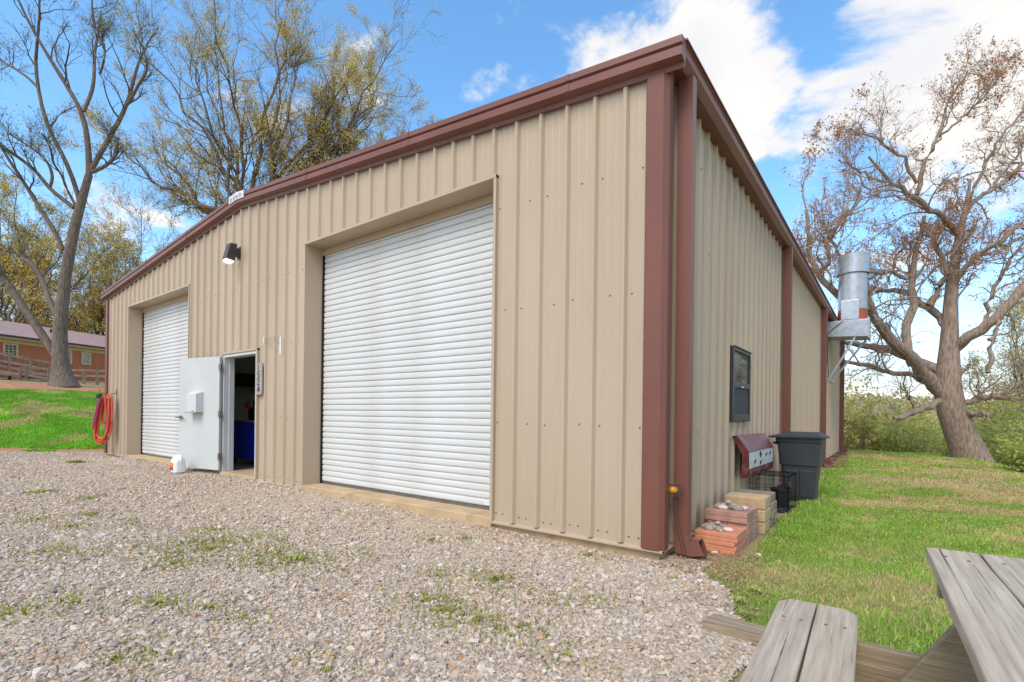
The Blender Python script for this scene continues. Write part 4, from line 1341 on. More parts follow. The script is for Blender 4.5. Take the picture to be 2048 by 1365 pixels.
# back rail, sloping
for (ya, yb) in ((708, 727), (722, 741), (732, 752)):
    rail('rail', rpt(-20, ya - 4, DEP(-20)), rpt(106, yb, DEP(106)))
for px, yt in ((-12, 702), (20, 707), (62, 716), (103, 724)):
    post(px, yt, DEP(px))
for px in range(-15, 104, 5):
    t_, b_ = rpt(px, 711 + px * .15, DEP(px) + .2), rpt(px, 732 + px * .15, DEP(px) + .2)
    mb = MB(); mb.beam(b_, t_, .05, .05, up=(0, 1, 0)); mb.build('baluster', M_woodr, RP)
# front rail, level, right of the trunk as well
for dy in (0, 11, 23):
    rail('rail', rpt(40, 736 + dy, DEP(40) - 1.5), rpt(100, 739 + dy, DEP(100) - 1.5))
    rail('rail', rpt(100, 739 + dy, DEP(100) - 1.5), rpt(235, 743 + dy, DEP(235) - 1.5))
for px, yt in ((40, 735), (53, 735), (98, 737), (140, 739), (168, 740), (195, 740), (228, 741)):
    post(px, yt, DEP(px) - 1.5)
a0, a1, b0, b1 = rpt(-20, 738, DEP(-20)), rpt(100, 757, DEP(100)), rpt(-20, 740, DEP(-20) - 1.4), rpt(100, 760, DEP(100) - 1.4)
mb = MB(); dz = np.array([0, 0, .16]); mb.prism([a0, a1, b1, b0], [a0 - dz, a1 - dz, b1 - dz, b0 - dz]); mb.build('deck', M_woodr, RP)

# small shed roof behind the far corner
SH = thing('shed', (1.2, 27.5, -2.6), 'small shed with grey sheet roof beyond the far corner of the building', 'shed')
p0 = at(1686, 838, 25.0); p1 = at(1708, 841, 25.0)
mb = MB(); mb.prism([(-3.2, 26.2, p0[2] + .25), (p1[0] + .02, 26.2, p1[2]), (p1[0] + .02, 26.2, p1[2] - .05), (-3.2, 26.2, p0[2] + .2)], [(-3.2, 29, p0[2] + .25), (p1[0] + .02, 29, p1[2]), (p1[0] + .02, 29, p1[2] - .05), (-3.2, 29, p0[2] + .2)]); mb.build('roof', M_steeld, SH)
mb = MB(); mb.box(-3.0, p1[0] - .55, 26.6, 28.8, -3.2, p1[2] - .06); mb.build('wall', M_woodr, SH)

# ------------------------------------------------------------------ trees
def resample(pts, n):
    pts = np.array(pts, float)
    d = np.r_[0, np.cumsum(np.linalg.norm(np.diff(pts[:, :3], axis=0), axis=1))]
    t_ = np.linspace(0, d[-1], n)
    out = np.stack([np.interp(t_, d, pts[:, i]) for i in range(pts.shape[1])], 1)
    if n > 4:      # soften the corners
        for _ in range(2):
            out[1:-1] = .25 * out[:-2] + .5 * out[1:-1] + .25 * out[2:]
    return out


def nrmz(a):
    return a / (np.linalg.norm(a, axis=-1, keepdims=True) + 1e-9)


def sprout(P_, R_, k, n2, t0, t1, lf, ang, wob, up, r_, rr=.62, rmax=9, tip=.35, lmin=0.0):
    """k side branches on each of the B parent paths"""
    Bn, n, _ = P_.shape
    pi = np.repeat(np.arange(Bn), k)
    t_ = r_.uniform(t0, t1, len(pi)) * (n - 1)
    i0 = np.minimum(t_.astype(int), n - 2)
    fr = (t_ - i0)[:, None]
    pos = P_[pi, i0] * (1 - fr) + P_[pi, i0 + 1] * fr
    tan = nrmz(P_[pi, i0 + 1] - P_[pi, i0])
    rad = R_[pi, i0] * (1 - fr[:, 0]) + R_[pi, i0 + 1] * fr[:, 0]
    plen = np.linalg.norm(np.diff(P_, axis=1), axis=2).sum(1)[pi]
    q = r_.normal(size=tan.shape)
    q = nrmz(q - (q * tan).sum(1, keepdims=True) * tan)
    a = r_.normal(ang, .22, len(pi))[:, None]
    d = nrmz(tan * np.cos(a) + q * np.sin(a) + np.array([0, 0, up]))
    Lb = np.maximum(plen * lf * r_.uniform(.55, 1.25, len(pi)) * (1.15 - .5 * t_ / (n - 1)), lmin)
    out = np.zeros((len(pi), n2, 3)); out[:, 0] = pos
    for i in range(1, n2):
        d = nrmz(d + wob * r_.normal(size=d.shape) + np.array([0, 0, up * .35]))
        out[:, i] = out[:, i - 1] + d * (Lb / (n2 - 1))[:, None]
    r0 = np.minimum(rad * rr, rmax)
    rads = r0[:, None] * np.linspace(1, tip, n2)[None]
    return out, rads


def tubes(paths, sides):
    """list of (P,R) batches -> verts, faces"""
    V, F_, b = [], [], 0
    for (P_, R_), n_s in zip(paths, sides):
        Bn, n, _ = P_.shape
        T_ = nrmz(np.gradient(P_, axis=1))
        ref = np.where(np.abs(T_[..., 2:3]) > .9, np.array([1., 0, 0]), np.array([0, 0, 1.]))
        u_ = nrmz(np.cross(T_, ref)); w_ = np.cross(T_, u_)
        a = np.arange(n_s) * 2 * math.pi / n_s
        ring = P_[:, :, None] + R_[:, :, None, None] * (np.cos(a)[:, None] * u_[:, :, None] + np.sin(a)[:, None] * w_[:, :, None])
        V.append(ring.reshape(-1, 3))
        ii = np.arange(Bn * n * n_s).reshape(Bn, n, n_s) + b
        F_.append(np.stack([ii[:, :-1], np.roll(ii[:, :-1], -1, 2), np.roll(ii[:, 1:], -1, 2), ii[:, 1:]], -1).reshape(-1, 4))
        b += Bn * n * n_s
    return np.concatenate(V), np.concatenate(F_)


def leaves(P_, k, size, r_, spread=.05, t0=.2, aspect=.5):
    Bn, n, _ = P_.shape
    pi = np.repeat(np.arange(Bn), k)
    t_ = r_.uniform(t0, 1, len(pi)) * (n - 1)
    i0 = np.minimum(t_.astype(int), n - 2); fr = (t_ - i0)[:, None]
    c_ = P_[pi, i0] * (1 - fr) + P_[pi, i0 + 1] * fr + r_.normal(size=(len(pi), 3)) * spread
    a = nrmz(r_.normal(size=c_.shape)); b = nrmz(np.cross(a, r_.normal(size=c_.shape)))
    s = (size * r_.uniform(.5, 1.4, len(pi)))[:, None]
    V = np.stack([c_ - a * s, c_ + b * s * aspect, c_ + a * s, c_ - b * s * aspect], 1).reshape(-1, 3)
    return V, np.arange(len(V)).reshape(-1, 4)


def limbs_from(px_lists, depth, n, mpp, r_, zmin=None):
    """polylines of (px, py, radius_px[, depth offset]) -> batch"""
    P_, R_ = [], []
    for pl in px_lists:
        pts = []
        for q in pl:
            dd = q[3] if len(q) > 3 else 0.0
            p = at(q[0], q[1], depth + dd)
            pts.append((*p, q[2] * mpp))
        o_ = resample(pts, n)
        P_.append(o_[:, :3]); R_.append(o_[:, 3])
    return np.array(P_), np.array(R_)


def finish_tree(name, base, label, cat_group, trunk, branches, leaf_sets, m_bark, m_leaf, tw=M_twig):
    T_ = thing(name, tuple(base), label, 'tree', cat_group)
    v, f = tubes(*trunk); np_mesh('trunk', v, f, m_bark, T_, smooth=True)
    v, f = tubes(*branches); np_mesh('branches', v, f, tw, T_, smooth=True)
    if leaf_sets:
        V = np.concatenate([a for a, _ in leaf_sets]); n = len(V) // 4
        np_mesh('crown', V, np.arange(n * 4).reshape(n, 4), m_leaf, T_)
    return T_


# --- the old oak on the right
r_ = np.random.default_rng(11)
Z5 = lambda x, y, r, d=0.: (1500 + x / 1.516, 50 + y / 1.516, r, d)
OD = 17.4
MPP = OD / F_PX
trunk_pl = [[Z5(680, 1345, 42), Z5(664, 1300, 35), Z5(632, 1225, 31), Z5(607, 1165, 29), Z5(598, 1110, 28), Z5(600, 1050, 24), Z5(604, 990, 20), Z5(606, 900, 16), Z5(610, 800, 13), Z5(624, 690, 10), Z5(645, 600, 7), Z5(660, 530, 4), Z5(668, 470, 2.5)]]
limb_pl = [
    [Z5(598, 1150, 15), Z5(555, 1090, 17), Z5(500, 1020, 16, -.4), Z5(470, 985, 14, -.7), Z5(410, 930, 12, -1.2), Z5(365, 885, 10, -1.5), Z5(352, 830, 9, -1.7), Z5(362, 790, 8, -1.7)],
    [Z5(352, 860, 9, -1.6), Z5(300, 850, 8, -1.8), Z5(250, 815, 8, -2), Z5(215, 765, 7, -2.3), Z5(180, 715, 6, -2.6), Z5(172, 640, 5, -2.8), Z5(170, 560, 3.5, -3)],
    [Z5(598, 1060, 14), Z5(540, 1035, 13, .5), Z5(480, 1010, 12, 1), Z5(425, 985, 11, 1.3), Z5(350, 975, 9, 1.8), Z5(290, 965, 6, 2)],
    [Z5(545, 1090, 8), Z5(490, 1060, 7.5, .3), Z5(400, 1050, 6.5, .8), Z5(340, 1032, 6, 1), Z5(285, 1020, 4.5, 1.2)],
    [Z5(492, 1030, 12, -.3), Z5(475, 985, 12), Z5(465, 930, 11), Z5(480, 880, 11), Z5(510, 840, 11), Z5(490, 800, 8), Z5(480, 760, 7), Z5(515, 700, 7), Z5(512, 640, 6), Z5(530, 580, 4)],
    [Z5(605, 940, 11), Z5(575, 885, 10, .3), Z5(535, 855, 10, .5), Z5(500, 825, 9, .6), Z5(450, 805, 7, .8), Z5(375, 800, 5, 1), Z5(330, 820, 3, 1)],
    [Z5(540, 850, 8), Z5(575, 790, 8), Z5(600, 740, 7), Z5(575, 690, 7), Z5(550, 650, 6), Z5(570, 600, 5)],
    [Z5(480, 770, 5), Z5(430, 745, 5), Z5(360, 755, 4.5), Z5(300, 720, 3), Z5(250, 740, 2)],
    [Z5(632, 640, 8), Z5(595, 585, 7.5, -.5), Z5(555, 568, 7, -.8), Z5(510, 535, 6.5, -1), Z5(495, 510, 6, -1), Z5(430, 480, 5, -1.2), Z5(400, 455, 3.5, -1.4), Z5(360, 400, 2.5, -1.6)],
    [Z5(505, 515, 6, -1), Z5(515, 450, 6, -1), Z5(550, 380, 4.5, -1), Z5(580, 310, 4, -1), Z5(600, 230, 3, -1), Z5(660, 140, 2, -1)],
    [Z5(505, 480, 4, -1), Z5(460, 400, 4, -1.2), Z5(400, 350, 3, -1.4), Z5(340, 330, 2.4, -1.6), Z5(290, 320, 1.6, -1.8)],
    [Z5(560, 360, 3, -1), Z5(640, 290, 3, -1), Z5(720, 210, 2.4, -1), Z5(760, 150, 1.4, -1)],
    [Z5(640, 600, 6, .3), Z5(665, 540, 6, .5), Z5(720, 510, 5.5, .6), Z5(775, 475, 5, .8), Z5(840, 415, 4, 1)],
    [Z5(608, 800, 7), Z5(650, 740, 7, -.5), Z5(700, 690, 6.5, -.8), Z5(775, 645, 6, -1), Z5(850, 590, 5, -1.2)],
    [Z5(618, 985, 14), Z5(660, 950, 14, -.4), Z5(710, 920, 13, -.8), Z5(760, 875, 12, -1), Z5(830, 800, 11, -1.2), Z5(890, 730, 9, -1.4), Z5(940, 640, 6, -1.6)],
    [Z5(760, 880, 6, -1), Z5(745, 930, 5, -1.2), Z5(720, 980, 5, -1.4), Z5(730, 1030, 6, -1.4), Z5(722, 1055, 5, -1.4)],
    [Z5(615, 1075, 7), Z5(640, 1050, 5), Z5(668, 1030, 3)],
    [Z5(622, 1158, 9), Z5(660, 1145, 8, -.3), Z5(710, 1125, 8, -.6), Z5(755, 1128, 7, -.8), Z5(785, 1135, 4, -1)],
    [Z5(765, 1125, 4, -.8), Z5(810, 1095, 3, -1), Z5(860, 1070, 2, -1.2)],
    [Z5(635, 1200, 9), Z5(665, 1185, 8, -.4), Z5(710, 1180, 7, -.7), Z5(728, 1190, 6, -.8)],
    [Z5(570, 1140, 8), Z5(535, 1160, 8, -.5), Z5(490, 1180, 8, -.8), Z5(450, 1195, 9, -1), Z5(435, 1192, 5, -1)],
    [Z5(505, 1165, 3, -.7), Z5(480, 1130, 2.5, -.8), Z5(470, 1105, 2, -.8), Z5(455, 1095, 1.5, -.8)],
    [Z5(420, 780, 4, .4), Z5(450, 690, 3.5), Z5(500, 650, 2.6), Z5(560, 600, 2)],
    [Z5(210, 760, 5, -2.3), Z5(250, 690, 5, -2.3), Z5(225, 650, 4.5, -2.3), Z5(290, 590, 4, -2.2), Z5(340, 520, 3, -2.2)],
    [Z5(300, 850, 4, -1.8), Z5(270, 700, 3, -2.0), Z5(240, 640, 4, -2.0), Z5(300, 560, 3, -2.2)],
    [Z5(650, 560, 5, .2), Z5(690, 470, 4.5, .3), Z5(730, 380, 3.5, .4), Z5(790, 300, 2.6, .5), Z5(840, 250, 1.6, .5)],
    [Z5(720, 510, 4, .6), Z5(790, 420, 3.2, .9), Z5(850, 340, 2, 1.2)],
    [Z5(430, 480, 3.5, -1.2), Z5(380, 470, 3, -1.5), Z5(320, 430, 2.2, -1.8), Z5(270, 410, 1.4, -2)],
    [Z5(700, 930, 6, -.6), Z5(740, 800, 5, -.3), Z5(790, 720, 4, 0), Z5(830, 660, 3, .2)],
]
tp, tr_ = limbs_from(trunk_pl, OD, 26, MPP * .82, r_)
lp, lr = limbs_from(limb_pl, OD, 16, MPP * .72, r_)
lp[:, 1:-1] += r_.normal(size=lp[:, 1:-1].shape) * .035
live = np.array([i not in (15, 16, 19, 20) for i in range(len(limb_pl))])
b1 = sprout(lp[live], lr[live], 10, 9, .25, 1.0, .50, .75, .30, .12, r_, rr=.5, rmax=.030, lmin=1.3)
b1b = sprout(tp, tr_, 10, 9, .55, 1.0, .22, .8, .28, .2, r_, rr=.35, rmax=.035, lmin=1.2)
b2 = sprout(b1[0], b1[1], 8, 6, .2, 1.0, .48, .7, .28, .10, r_, rr=.5, rmax=.012, lmin=.4)
b2b = sprout(b1b[0], b1b[1], 8, 6, .2, 1.0, .45, .7, .28, .15, r_, rr=.55, rmax=.02, lmin=.5)
b3 = sprout(np.concatenate([b2[0], b2b[0]]), np.concatenate([b2[1], b2b[1]]), 7, 4, .2, 1.0, .5, .65, .25, .12, r_, rr=.6, rmax=.005, lmin=.22)
b3[1][:] = np.maximum(b3[1], .0028)
hi = b3[0][:, -1, 2] > 4.2
tipn = fbm(b3[0][:, -1] @ RT, b3[0][:, -1, 2], 1.3)
dens = r_.random(len(hi)) < (.14 + .62 * sstep(.44, .62, tipn)) * np.where(b3[0][:, -1, 2] > 6.2, 1.0, .4) * hi
lv = leaves(b3[0][dens], 4, .036, r_, .05)
oak_base = at(1935, 916, OD)
finish_tree('oak_tree', (oak_base[0], oak_base[1], float(ground_h(oak_base[0], oak_base[1]))), 'huge old leaning oak with spreading crooked limbs and brown buds, right of the building', None,
            ([(tp, tr_), (lp, lr)], [18, 10]), ([b1, b1b, b2, b2b, b3], [6, 6, 4, 4, 3]), [lv], M_bark, M_leafb)

# --- the forked tree on the left rise
r_ = np.random.default_rng(12)
LD = 24.0
MPP = LD / F_PX
trunk_pl = [[(128, 778, 40), (126, 766, 28), (122, 740, 20), (120, 700, 18), (119, 660, 17.5), (122, 630, 16), (130, 560, 13.5), (140, 500, 13), (150, 450, 12.5), (160, 415, 11), (168, 385, 10), (178, 350, 9)]]
limb_pl = [
    [(112, 712, 11), (98, 690, 11.5), (78, 655, 11), (55, 615, 10.5), (38, 588, 10), (20, 555, 9), (5, 515, 8.5), (-12, 460, 8), (-20, 400, 6)],
    [(112, 630, 8), (90, 595, 7.5), (62, 553, 7), (35, 525, 6.5), (5, 505, 6), (-30, 490, 4)],
    [(126, 500, 6), (120, 488, 6), (113, 461, 6), (89, 425, 5.5), (74, 392, 5), (60, 365, 4.5), (47, 344, 4), (28, 305, 3.2), (14, 260, 2.5), (8, 210, 1.8)],
    [(148, 416, 6), (128, 400, 6), (106, 383, 5.5), (97, 367, 5), (85, 345, 4.5), (67, 333, 4.5), (40, 312, 4), (14, 295, 3), (-15, 285, 2)],
    [(106, 383, 4), (117, 360, 4), (112, 335, 3.5), (98, 318, 3), (75, 302, 2.5), (50, 285, 2)],
    [(162, 414, 6.5), (150, 360, 6), (138, 328, 6), (120, 290, 5.5), (102, 257, 5), (96, 220, 4.5), (95, 190, 4.5), (88, 143, 4), (100, 110, 4), (110, 70, 3), (112, 40, 2.5), (117, -5, 2)],
    [(95, 190, 3.5), (70, 165, 3.5), (40, 145, 3), (0, 120, 2.5), (-25, 105, 2)],
    [(178, 352, 8), (181, 314, 8), (180, 265, 7), (179, 232, 6.5), (162, 205, 5.5), (140, 165, 5), (119, 124, 4), (100, 85, 3.5), (90, 60, 3), (71, -5, 2)],
    [(180, 345, 7), (195, 310, 7), (214, 267, 6.5), (228, 230, 6), (238, 200, 5.5), (243, 143, 4.5), (246, 100, 3.5), (257, 48, 2.5), (275, 10, 2)],
    [(179, 232, 5), (192, 190, 5), (190, 157, 4.5), (179, 95, 3.5), (176, 38, 2.8), (170, -8, 2)],
    [(238, 195, 4.5), (265, 172, 4), (290, 158, 3.5), (310, 152, 3), (314, 125, 2), (305, 100, 1.5)],
    [(184, 345, 5), (205, 335, 5), (225, 318, 5), (230, 295, 4.5), (231, 272, 4)],
    [(150, 410, 3.5), (140, 378, 3.5), (143, 358, 3), (132, 343, 3), (145, 322, 2.5), (140, 300, 2)],
    [(200, 150, 3), (220, 110, 3), (205, 60, 2.5), (215, 20, 2)],
]
tp, tr_ = limbs_from(trunk_pl, LD, 26, MPP * .70, r_)
lp, lr = limbs_from(limb_pl, LD, 16, MPP * .68, r_)
flat = lp.copy()
sh = np.zeros(lp.shape[:2])
for i in range(len(lp)):        # every limb leaves its parent where it forks, then drifts in depth
    cand = np.concatenate([tp[0]] + [flat[j_] for j_ in range(i)])
    cs = np.concatenate([np.zeros(len(tp[0]))] + [sh[j_] for j_ in range(i)])
    s0 = cs[np.argmin(np.linalg.norm(cand - flat[i, 0], axis=1))]
    sh[i] = s0 + (np.linspace(0, 1, 16) ** 1.3) * r_.uniform(-1.8, 1.8)
    lp[i] = flat[i] + FW * sh[i][:, None]
b1 = sprout(lp, lr, 8, 8, .3, 1.0, .28, .6, .22, .22, r_, rr=.5, rmax=.045, lmin=1.0)
b2 = sprout(b1[0], b1[1], 6, 6, .2, 1.0, .5, .6, .22, .15, r_, rr=.5, rmax=.015, lmin=.7)
b3 = sprout(b2[0], b2[1], 5, 4, .2, 1.0, .55, .6, .2, .12, r_, rr=.6, rmax=.007, lmin=.45)
b2[1][:] = np.maximum(b2[1], .005); b3[1][:] = np.maximum(b3[1], .0035)
sel = (r_.random(len(b3[0])) < .30) & (b3[0][:, -1, 2] > 9)
lv = leaves(b3[0][sel], 4, .048, r_, .10)
lb = at(125, 770, LD)
finish_tree('forked_tree', (lb[0], lb[1], float(ground_h(lb[0], lb[1]))), 'tall forked bare tree with thick grey trunk on the left rise before the brick house', None,
            ([(tp, tr_), (lp, lr)], [16, 9]), ([b1, b2, b3], [6, 4, 3]), [lv], M_bark2, M_leafg, M_twigd)


# --- fan-shaped budding trees behind
def fan_tree(name, px, depth, height, width, label, seed, nstem=12, leaf=.09, lk=6, m_leaf=M_leafy, frac=.55, trunk_h=.22, group='budding trees behind the building', lean=0.0, r0=.45, drop=.85):
    r_ = np.random.default_rng(seed)
    b = at(px, 800, depth)
    gz = float(ground_h(b[0], b[1]))
    base = np.array([b[0], b[1], gz])
    tp = np.array([[base + np.array([0, 0, -.3]) + (np.array([0, 0, 1.]) * height * trunk_h + RT * lean * .3) * t_ for t_ in np.linspace(0, 1, 8)]])
    tr_ = np.linspace(r0 * 1.15, r0 * .75, 8)[None]
    P_, R_ = [], []
    for i in range(nstem):
        f_ = (i + .5) / nstem * 2 - 1 + r_.uniform(-.1, .1)
        az = r_.uniform(-1, 1)
        start = tp[0, r_.integers(5, 8)]
        reach = width * .5 * f_ * (.85 + .3 * r_.random())
        hgt = (height * (1 - trunk_h)) * (1 - drop * abs(f_) ** 1.7) * r_.uniform(.80, 1.04)
        end = start + RT * (reach + lean) + FW * az * width * .3 + np.array([0, 0, hgt])
        c1 = start + RT * reach * .40 + FW * az * width * .10 + np.array([0, 0, hgt * .36])
        c2 = start + RT * reach * .80 + FW * az * width * .22 + np.array([0, 0, hgt * .72])
        pl = resample([(*start, 0), (*c1, 0), (*c2, 0), (*end, 0)], 14)[:, :3]
        pl[1:] += np.cumsum(r_.normal(size=(13, 3)) * width * .014, axis=0)
        P_.append(pl); R_.append(np.linspace(r0 * .42, .02, 14))
    lp, lr = np.array(P_), np.array(R_)
    b1 = sprout(lp, lr, 15, 8, .18, 1.0, .30, .62, .17, .12, r_, rr=.42, rmax=.04, lmin=1.2)
    b2 = sprout(b1[0], b1[1], 8, 6, .15, 1.0, .48, .62, .20, .12, r_, rr=.5, rmax=.018, lmin=.7)
    b3 = sprout(b2[0], b2[1], 5, 4, .2, 1.0, .55, .6, .2, .10, r_, rr=.6, rmax=.008, lmin=.5)
    mn = depth * .00014
    for q in (b1, b2, b3):
        q[1][:] = np.maximum(q[1], mn)
    nf = fbm(b3[0][:, -1] @ RT * 1.0, b3[0][:, -1, 2], height * .11)
    sel = r_.random(len(b3[0])) < frac * (.45 + 1.3 * sstep(.42, .6, nf))
    lv = leaves(b3[0][sel], lk, leaf, r_, .14)
    lv2 = leaves(b2[0][r_.random(len(b2[0])) < frac * .5], 5, leaf, r_, .12)
    return finish_tree(name, base, label, group, ([(tp, tr_), (lp, lr)], [10, 6]), ([b1, b2, b3], [4, 3, 3]), [lv, lv2], M_bark2, m_leaf, M_twigd)


fan_tree('budding_tree', 505, 36, 31.0, 21, 'tallest fan-shaped tree with golden buds behind the roof ridge', 21, nstem=22, leaf=.06, lk=8, trunk_h=.40, frac=.85)
fan_tree('budding_tree', 655, 38, 26.5, 13, 'rounder brown-budded tree just right of the tallest one behind the roof', 22, nstem=14, leaf=.06, lk=8, trunk_h=.42, lean=3.0, frac=.45)
fan_tree('budding_tree', 195, 46, 15.5, 12, 'fan-shaped golden tree between forked tree and building corner', 23, nstem=10, trunk_h=.14, leaf=.07, frac=.5, lk=6, r0=.25, drop=.55)
fan_tree('budding_tree', 275, 60, 20, 15, 'hazy bare-topped tree just above the left slope of the roof', 27, nstem=9, trunk_h=.15, leaf=.08, frac=.35, r0=.25, drop=.55)
fan_tree('budding_tree', -5, 40, 18.5, 13, 'yellow-green tree at the left edge behind the forked tree', 24, nstem=10, trunk_h=.14, leaf=.08, frac=.55, lk=7, r0=.22, drop=.55)
fan_tree('budding_tree', 75, 62, 15, 18, 'low wide yellow tree above the house roof', 25, nstem=9, trunk_h=.1, leaf=.09, frac=.35, r0=.2, drop=.55)
fan_tree('budding_tree', 2085, 26, 11.0, 9, 'pale yellow-green tree at the right edge behind the oak', 26, nstem=9, trunk_h=.2, leaf=.05, frac=.6, r0=.16, group='budding trees by the oak', drop=.55)


# --- evergreens and shrubs
def bush(name, base, h, w, seed, label, m_leaf, leaf=.05, nstem=14, lk=10, group=None, frac=1.0, mtw=M_twig, cat='shrub', low=.05):
    r_ = np.random.default_rng(seed)
    base = np.array([base[0], base[1], float(ground_h(base[0], base[1]))])
    P_, R_ = [], []
    for i in range(nstem):
        az = r_.uniform(0, 2 * math.pi); rad = w * .5 * math.sqrt(r_.random())
        s = base + np.array([math.cos(az), math.sin(az), 0]) * rad * .35 + np.array([0, 0, -.05])
        e = base + np.array([math.cos(az) * rad, math.sin(az) * rad, h * r_.uniform(.55, 1.0) * (1 - .25 * (rad / (w * .5)) ** 2)])
        pl = resample([(*s, 0), (*(s * .6 + e * .4 + np.array([0, 0, h * .1])), 0), (*e, 0)], 9)[:, :3]
        pl[1:] += np.cumsum(r_.normal(size=(8, 3)) * h * .015, axis=0)
        P_.append(pl); R_.append(np.linspace(.012 + h * .006, .004, 9))
    lp, lr = np.array(P_), np.array(R_)
    b1 = sprout(lp, lr, 9, 6, low, 1.0, .38, .75, .25, .06, r_, rr=.5, rmax=.015, lmin=.2)
    b2 = sprout(b1[0], b1[1], 5, 4, .1, 1.0, .5, .65, .25, .05, r_, rr=.6, rmax=.006, lmin=.12)
    sel = r_.random(len(b2[0])) < frac
    lv = leaves(b2[0][sel], lk, leaf, r_, .09, t0=0)
    T_ = thing(name, tuple(base), label, cat, group)
    v, f = tubes([(lp, lr), b1, b2], [5, 3, 3]); np_mesh('stems', v, f, mtw, T_)
    np_mesh('foliage', lv[0], lv[1], m_leaf, T_)
    return T_


SHR = [  # px, depth, height, width, green?, label
    (1702, 25.0, 4.4, 4.5, 0, 'olive brush right beside the far building corner'),
    (1760, 28.0, 4.9, 5.0, 0, 'tall olive brush left of the oak trunk, beyond the lawn'),
    (1815, 24.0, 3.6, 4.6, 1, 'low green brush left of the oak trunk foot'),
    (1850, 31.0, 4.9, 5.5, 0, 'yellow-green brush behind the broken oak limb'),
    (1905, 29.0, 4.6, 5.5, 1, 'green brush directly behind the oak trunk'),
    (1970, 26.0, 4.4, 5.0, 1, 'dense green brush right of the oak trunk'),
    (2030, 23.0, 4.2, 5.0, 1, 'green thicket at the right edge beyond the oak'),
    (2085, 19.0, 3.6, 4.0, 1, 'nearer green thicket cut by the right edge of the picture'),
    (2080, 12.6, 1.1, 1.5, 1, 'small bright green bush at the right edge of the lawn'),
    (1880, 40.0, 6.4, 9.0, 0, 'far olive thicket behind the oak'),
    (1745, 42.0, 6.6, 9.0, 0, 'far olive thicket near the building corner'),
    (2010, 42.0, 6.6, 10.0, 0, 'far olive thicket at the right')]
for i, (px, dep, h, w, gr, lab) in enumerate(SHR):
    b = at(px, 840, dep)
    far_ = dep > 35
    bush('brush_shrub', b, h, w, 60 + i, lab, M_shrubg if gr else M_shrub, leaf=.045 if dep < 14 else (.075 if not far_ else .12), nstem=(12 if dep < 14 else 22),
         lk=6 if not far_ else 6, group='brush beyond the lawn')
for i, (px, dep, h, w, lab) in enumerate([(30, 66, 9, 12, 'dark evergreen mass above the left end of the house roof'), (130, 70, 8.5, 12, 'dark evergreen behind the forked trunk above the roof'),
                                          (215, 72, 8, 12, 'low evergreen behind the building corner')]):
    bush('evergreen', at(px, 800, dep), h, w, 90 + i, lab, M_pine, leaf=.22, nstem=26, lk=8, group='evergreens behind the house', cat='tree')

# bare stem and dead stick at the lawn's right edge
for i, pl in enumerate([[(1900, 790, 19.5), (1960, 805, 19), (2010, 815, 18.5), (2060, 818, 18), (2100, 860, 17.6)], [(1925, 884, 14.0), (1965, 905, 13.6), (1995, 925, 13.2)]]):
    pts = resample([(*at(*q), 0) for q in pl], 10)[:, :3]
    pts[1:-1] += r_.normal(size=(8, 3)) * .03
    if i:
        pts[:, 2] = ground_h(pts[:, 0], pts[:, 1]) + .025
    else:
        pts[-1, 2] = float(ground_h(pts[-1, 0], pts[-1, 1]))
    mb = MB(); mb.tube(pts, np.linspace(.007, .016, 10), 5)
    o = mb.build('dead_stick', M_twig, None, origin=(pts[-1, 0], pts[-1, 1], pts[:, 2].min()))
    tag(o, ['long pale bare stem stretching through the brush right of the oak', 'pale dead stick lying on the grass right of the oak foot'][i], 'stick')

# ------------------------------------------------------------------ far wooded hills on the right
def hill_h(t_):
    return None
HV, ny, nx2 = [], 14, 90
azs = np.linspace(R(-8), R(75), nx2)     # bearing to the right of the view axis
hv = []
for i, a in enumerate(azs):
    for j in range(ny):
        D_ = 150 + j * 18
        px_ = D_ * math.sin(a); pz_ = D_ * math.cos(a)
        p = CAM + RT * px_ + FW * pz_
        top = 13.5 + 5 * math.sin(a * 5 + 1) + 2.5 * math.sin(a * 13)
        hgt = -4 + (top + 4) * float(sstep(0, ny - 4, j)) + 2.2 * (float(fbm(p[0], p[1], 30)) - .5)
        hv.append((p[0], p[1], hgt))
ii = np.arange(nx2 * ny).reshape(nx2, ny)
hf = np.stack([ii[:-1, :-1], ii[1:, :-1], ii[1:, 1:], ii[:-1, 1:]], -1).reshape(-1, 4)
hv = np.array(hv)
o = np_mesh('hills', hv, hf, M_far, smooth=True); tag(o, kind='structure')
r_ = np.random.default_rng(5)
sel = r_.integers(0, len(hv), 9000)
c_ = hv[sel] + r_.normal(size=(9000, 3)) * np.array([5, 5, 0]) + np.array([0, 0, 1.]) * (r_.random((9000, 1)) * 3.2)
a = nrmz(r_.normal(size=c_.shape)); b = nrmz(np.cross(a, r_.normal(size=c_.shape)))
s = r_.uniform(.5, 1.5, (9000, 1))
V = np.stack([c_ - a * s, c_ + b * s * .7, c_ + a * s, c_ - b * s * .7], 1).reshape(-1, 3)
o = np_mesh('far_woods', V, np.arange(len(V)).reshape(-1, 4), M_far, kind='stuff')
o['label'] = 'distant budding woods on the low hill at the right'; o['category'] = 'woods'

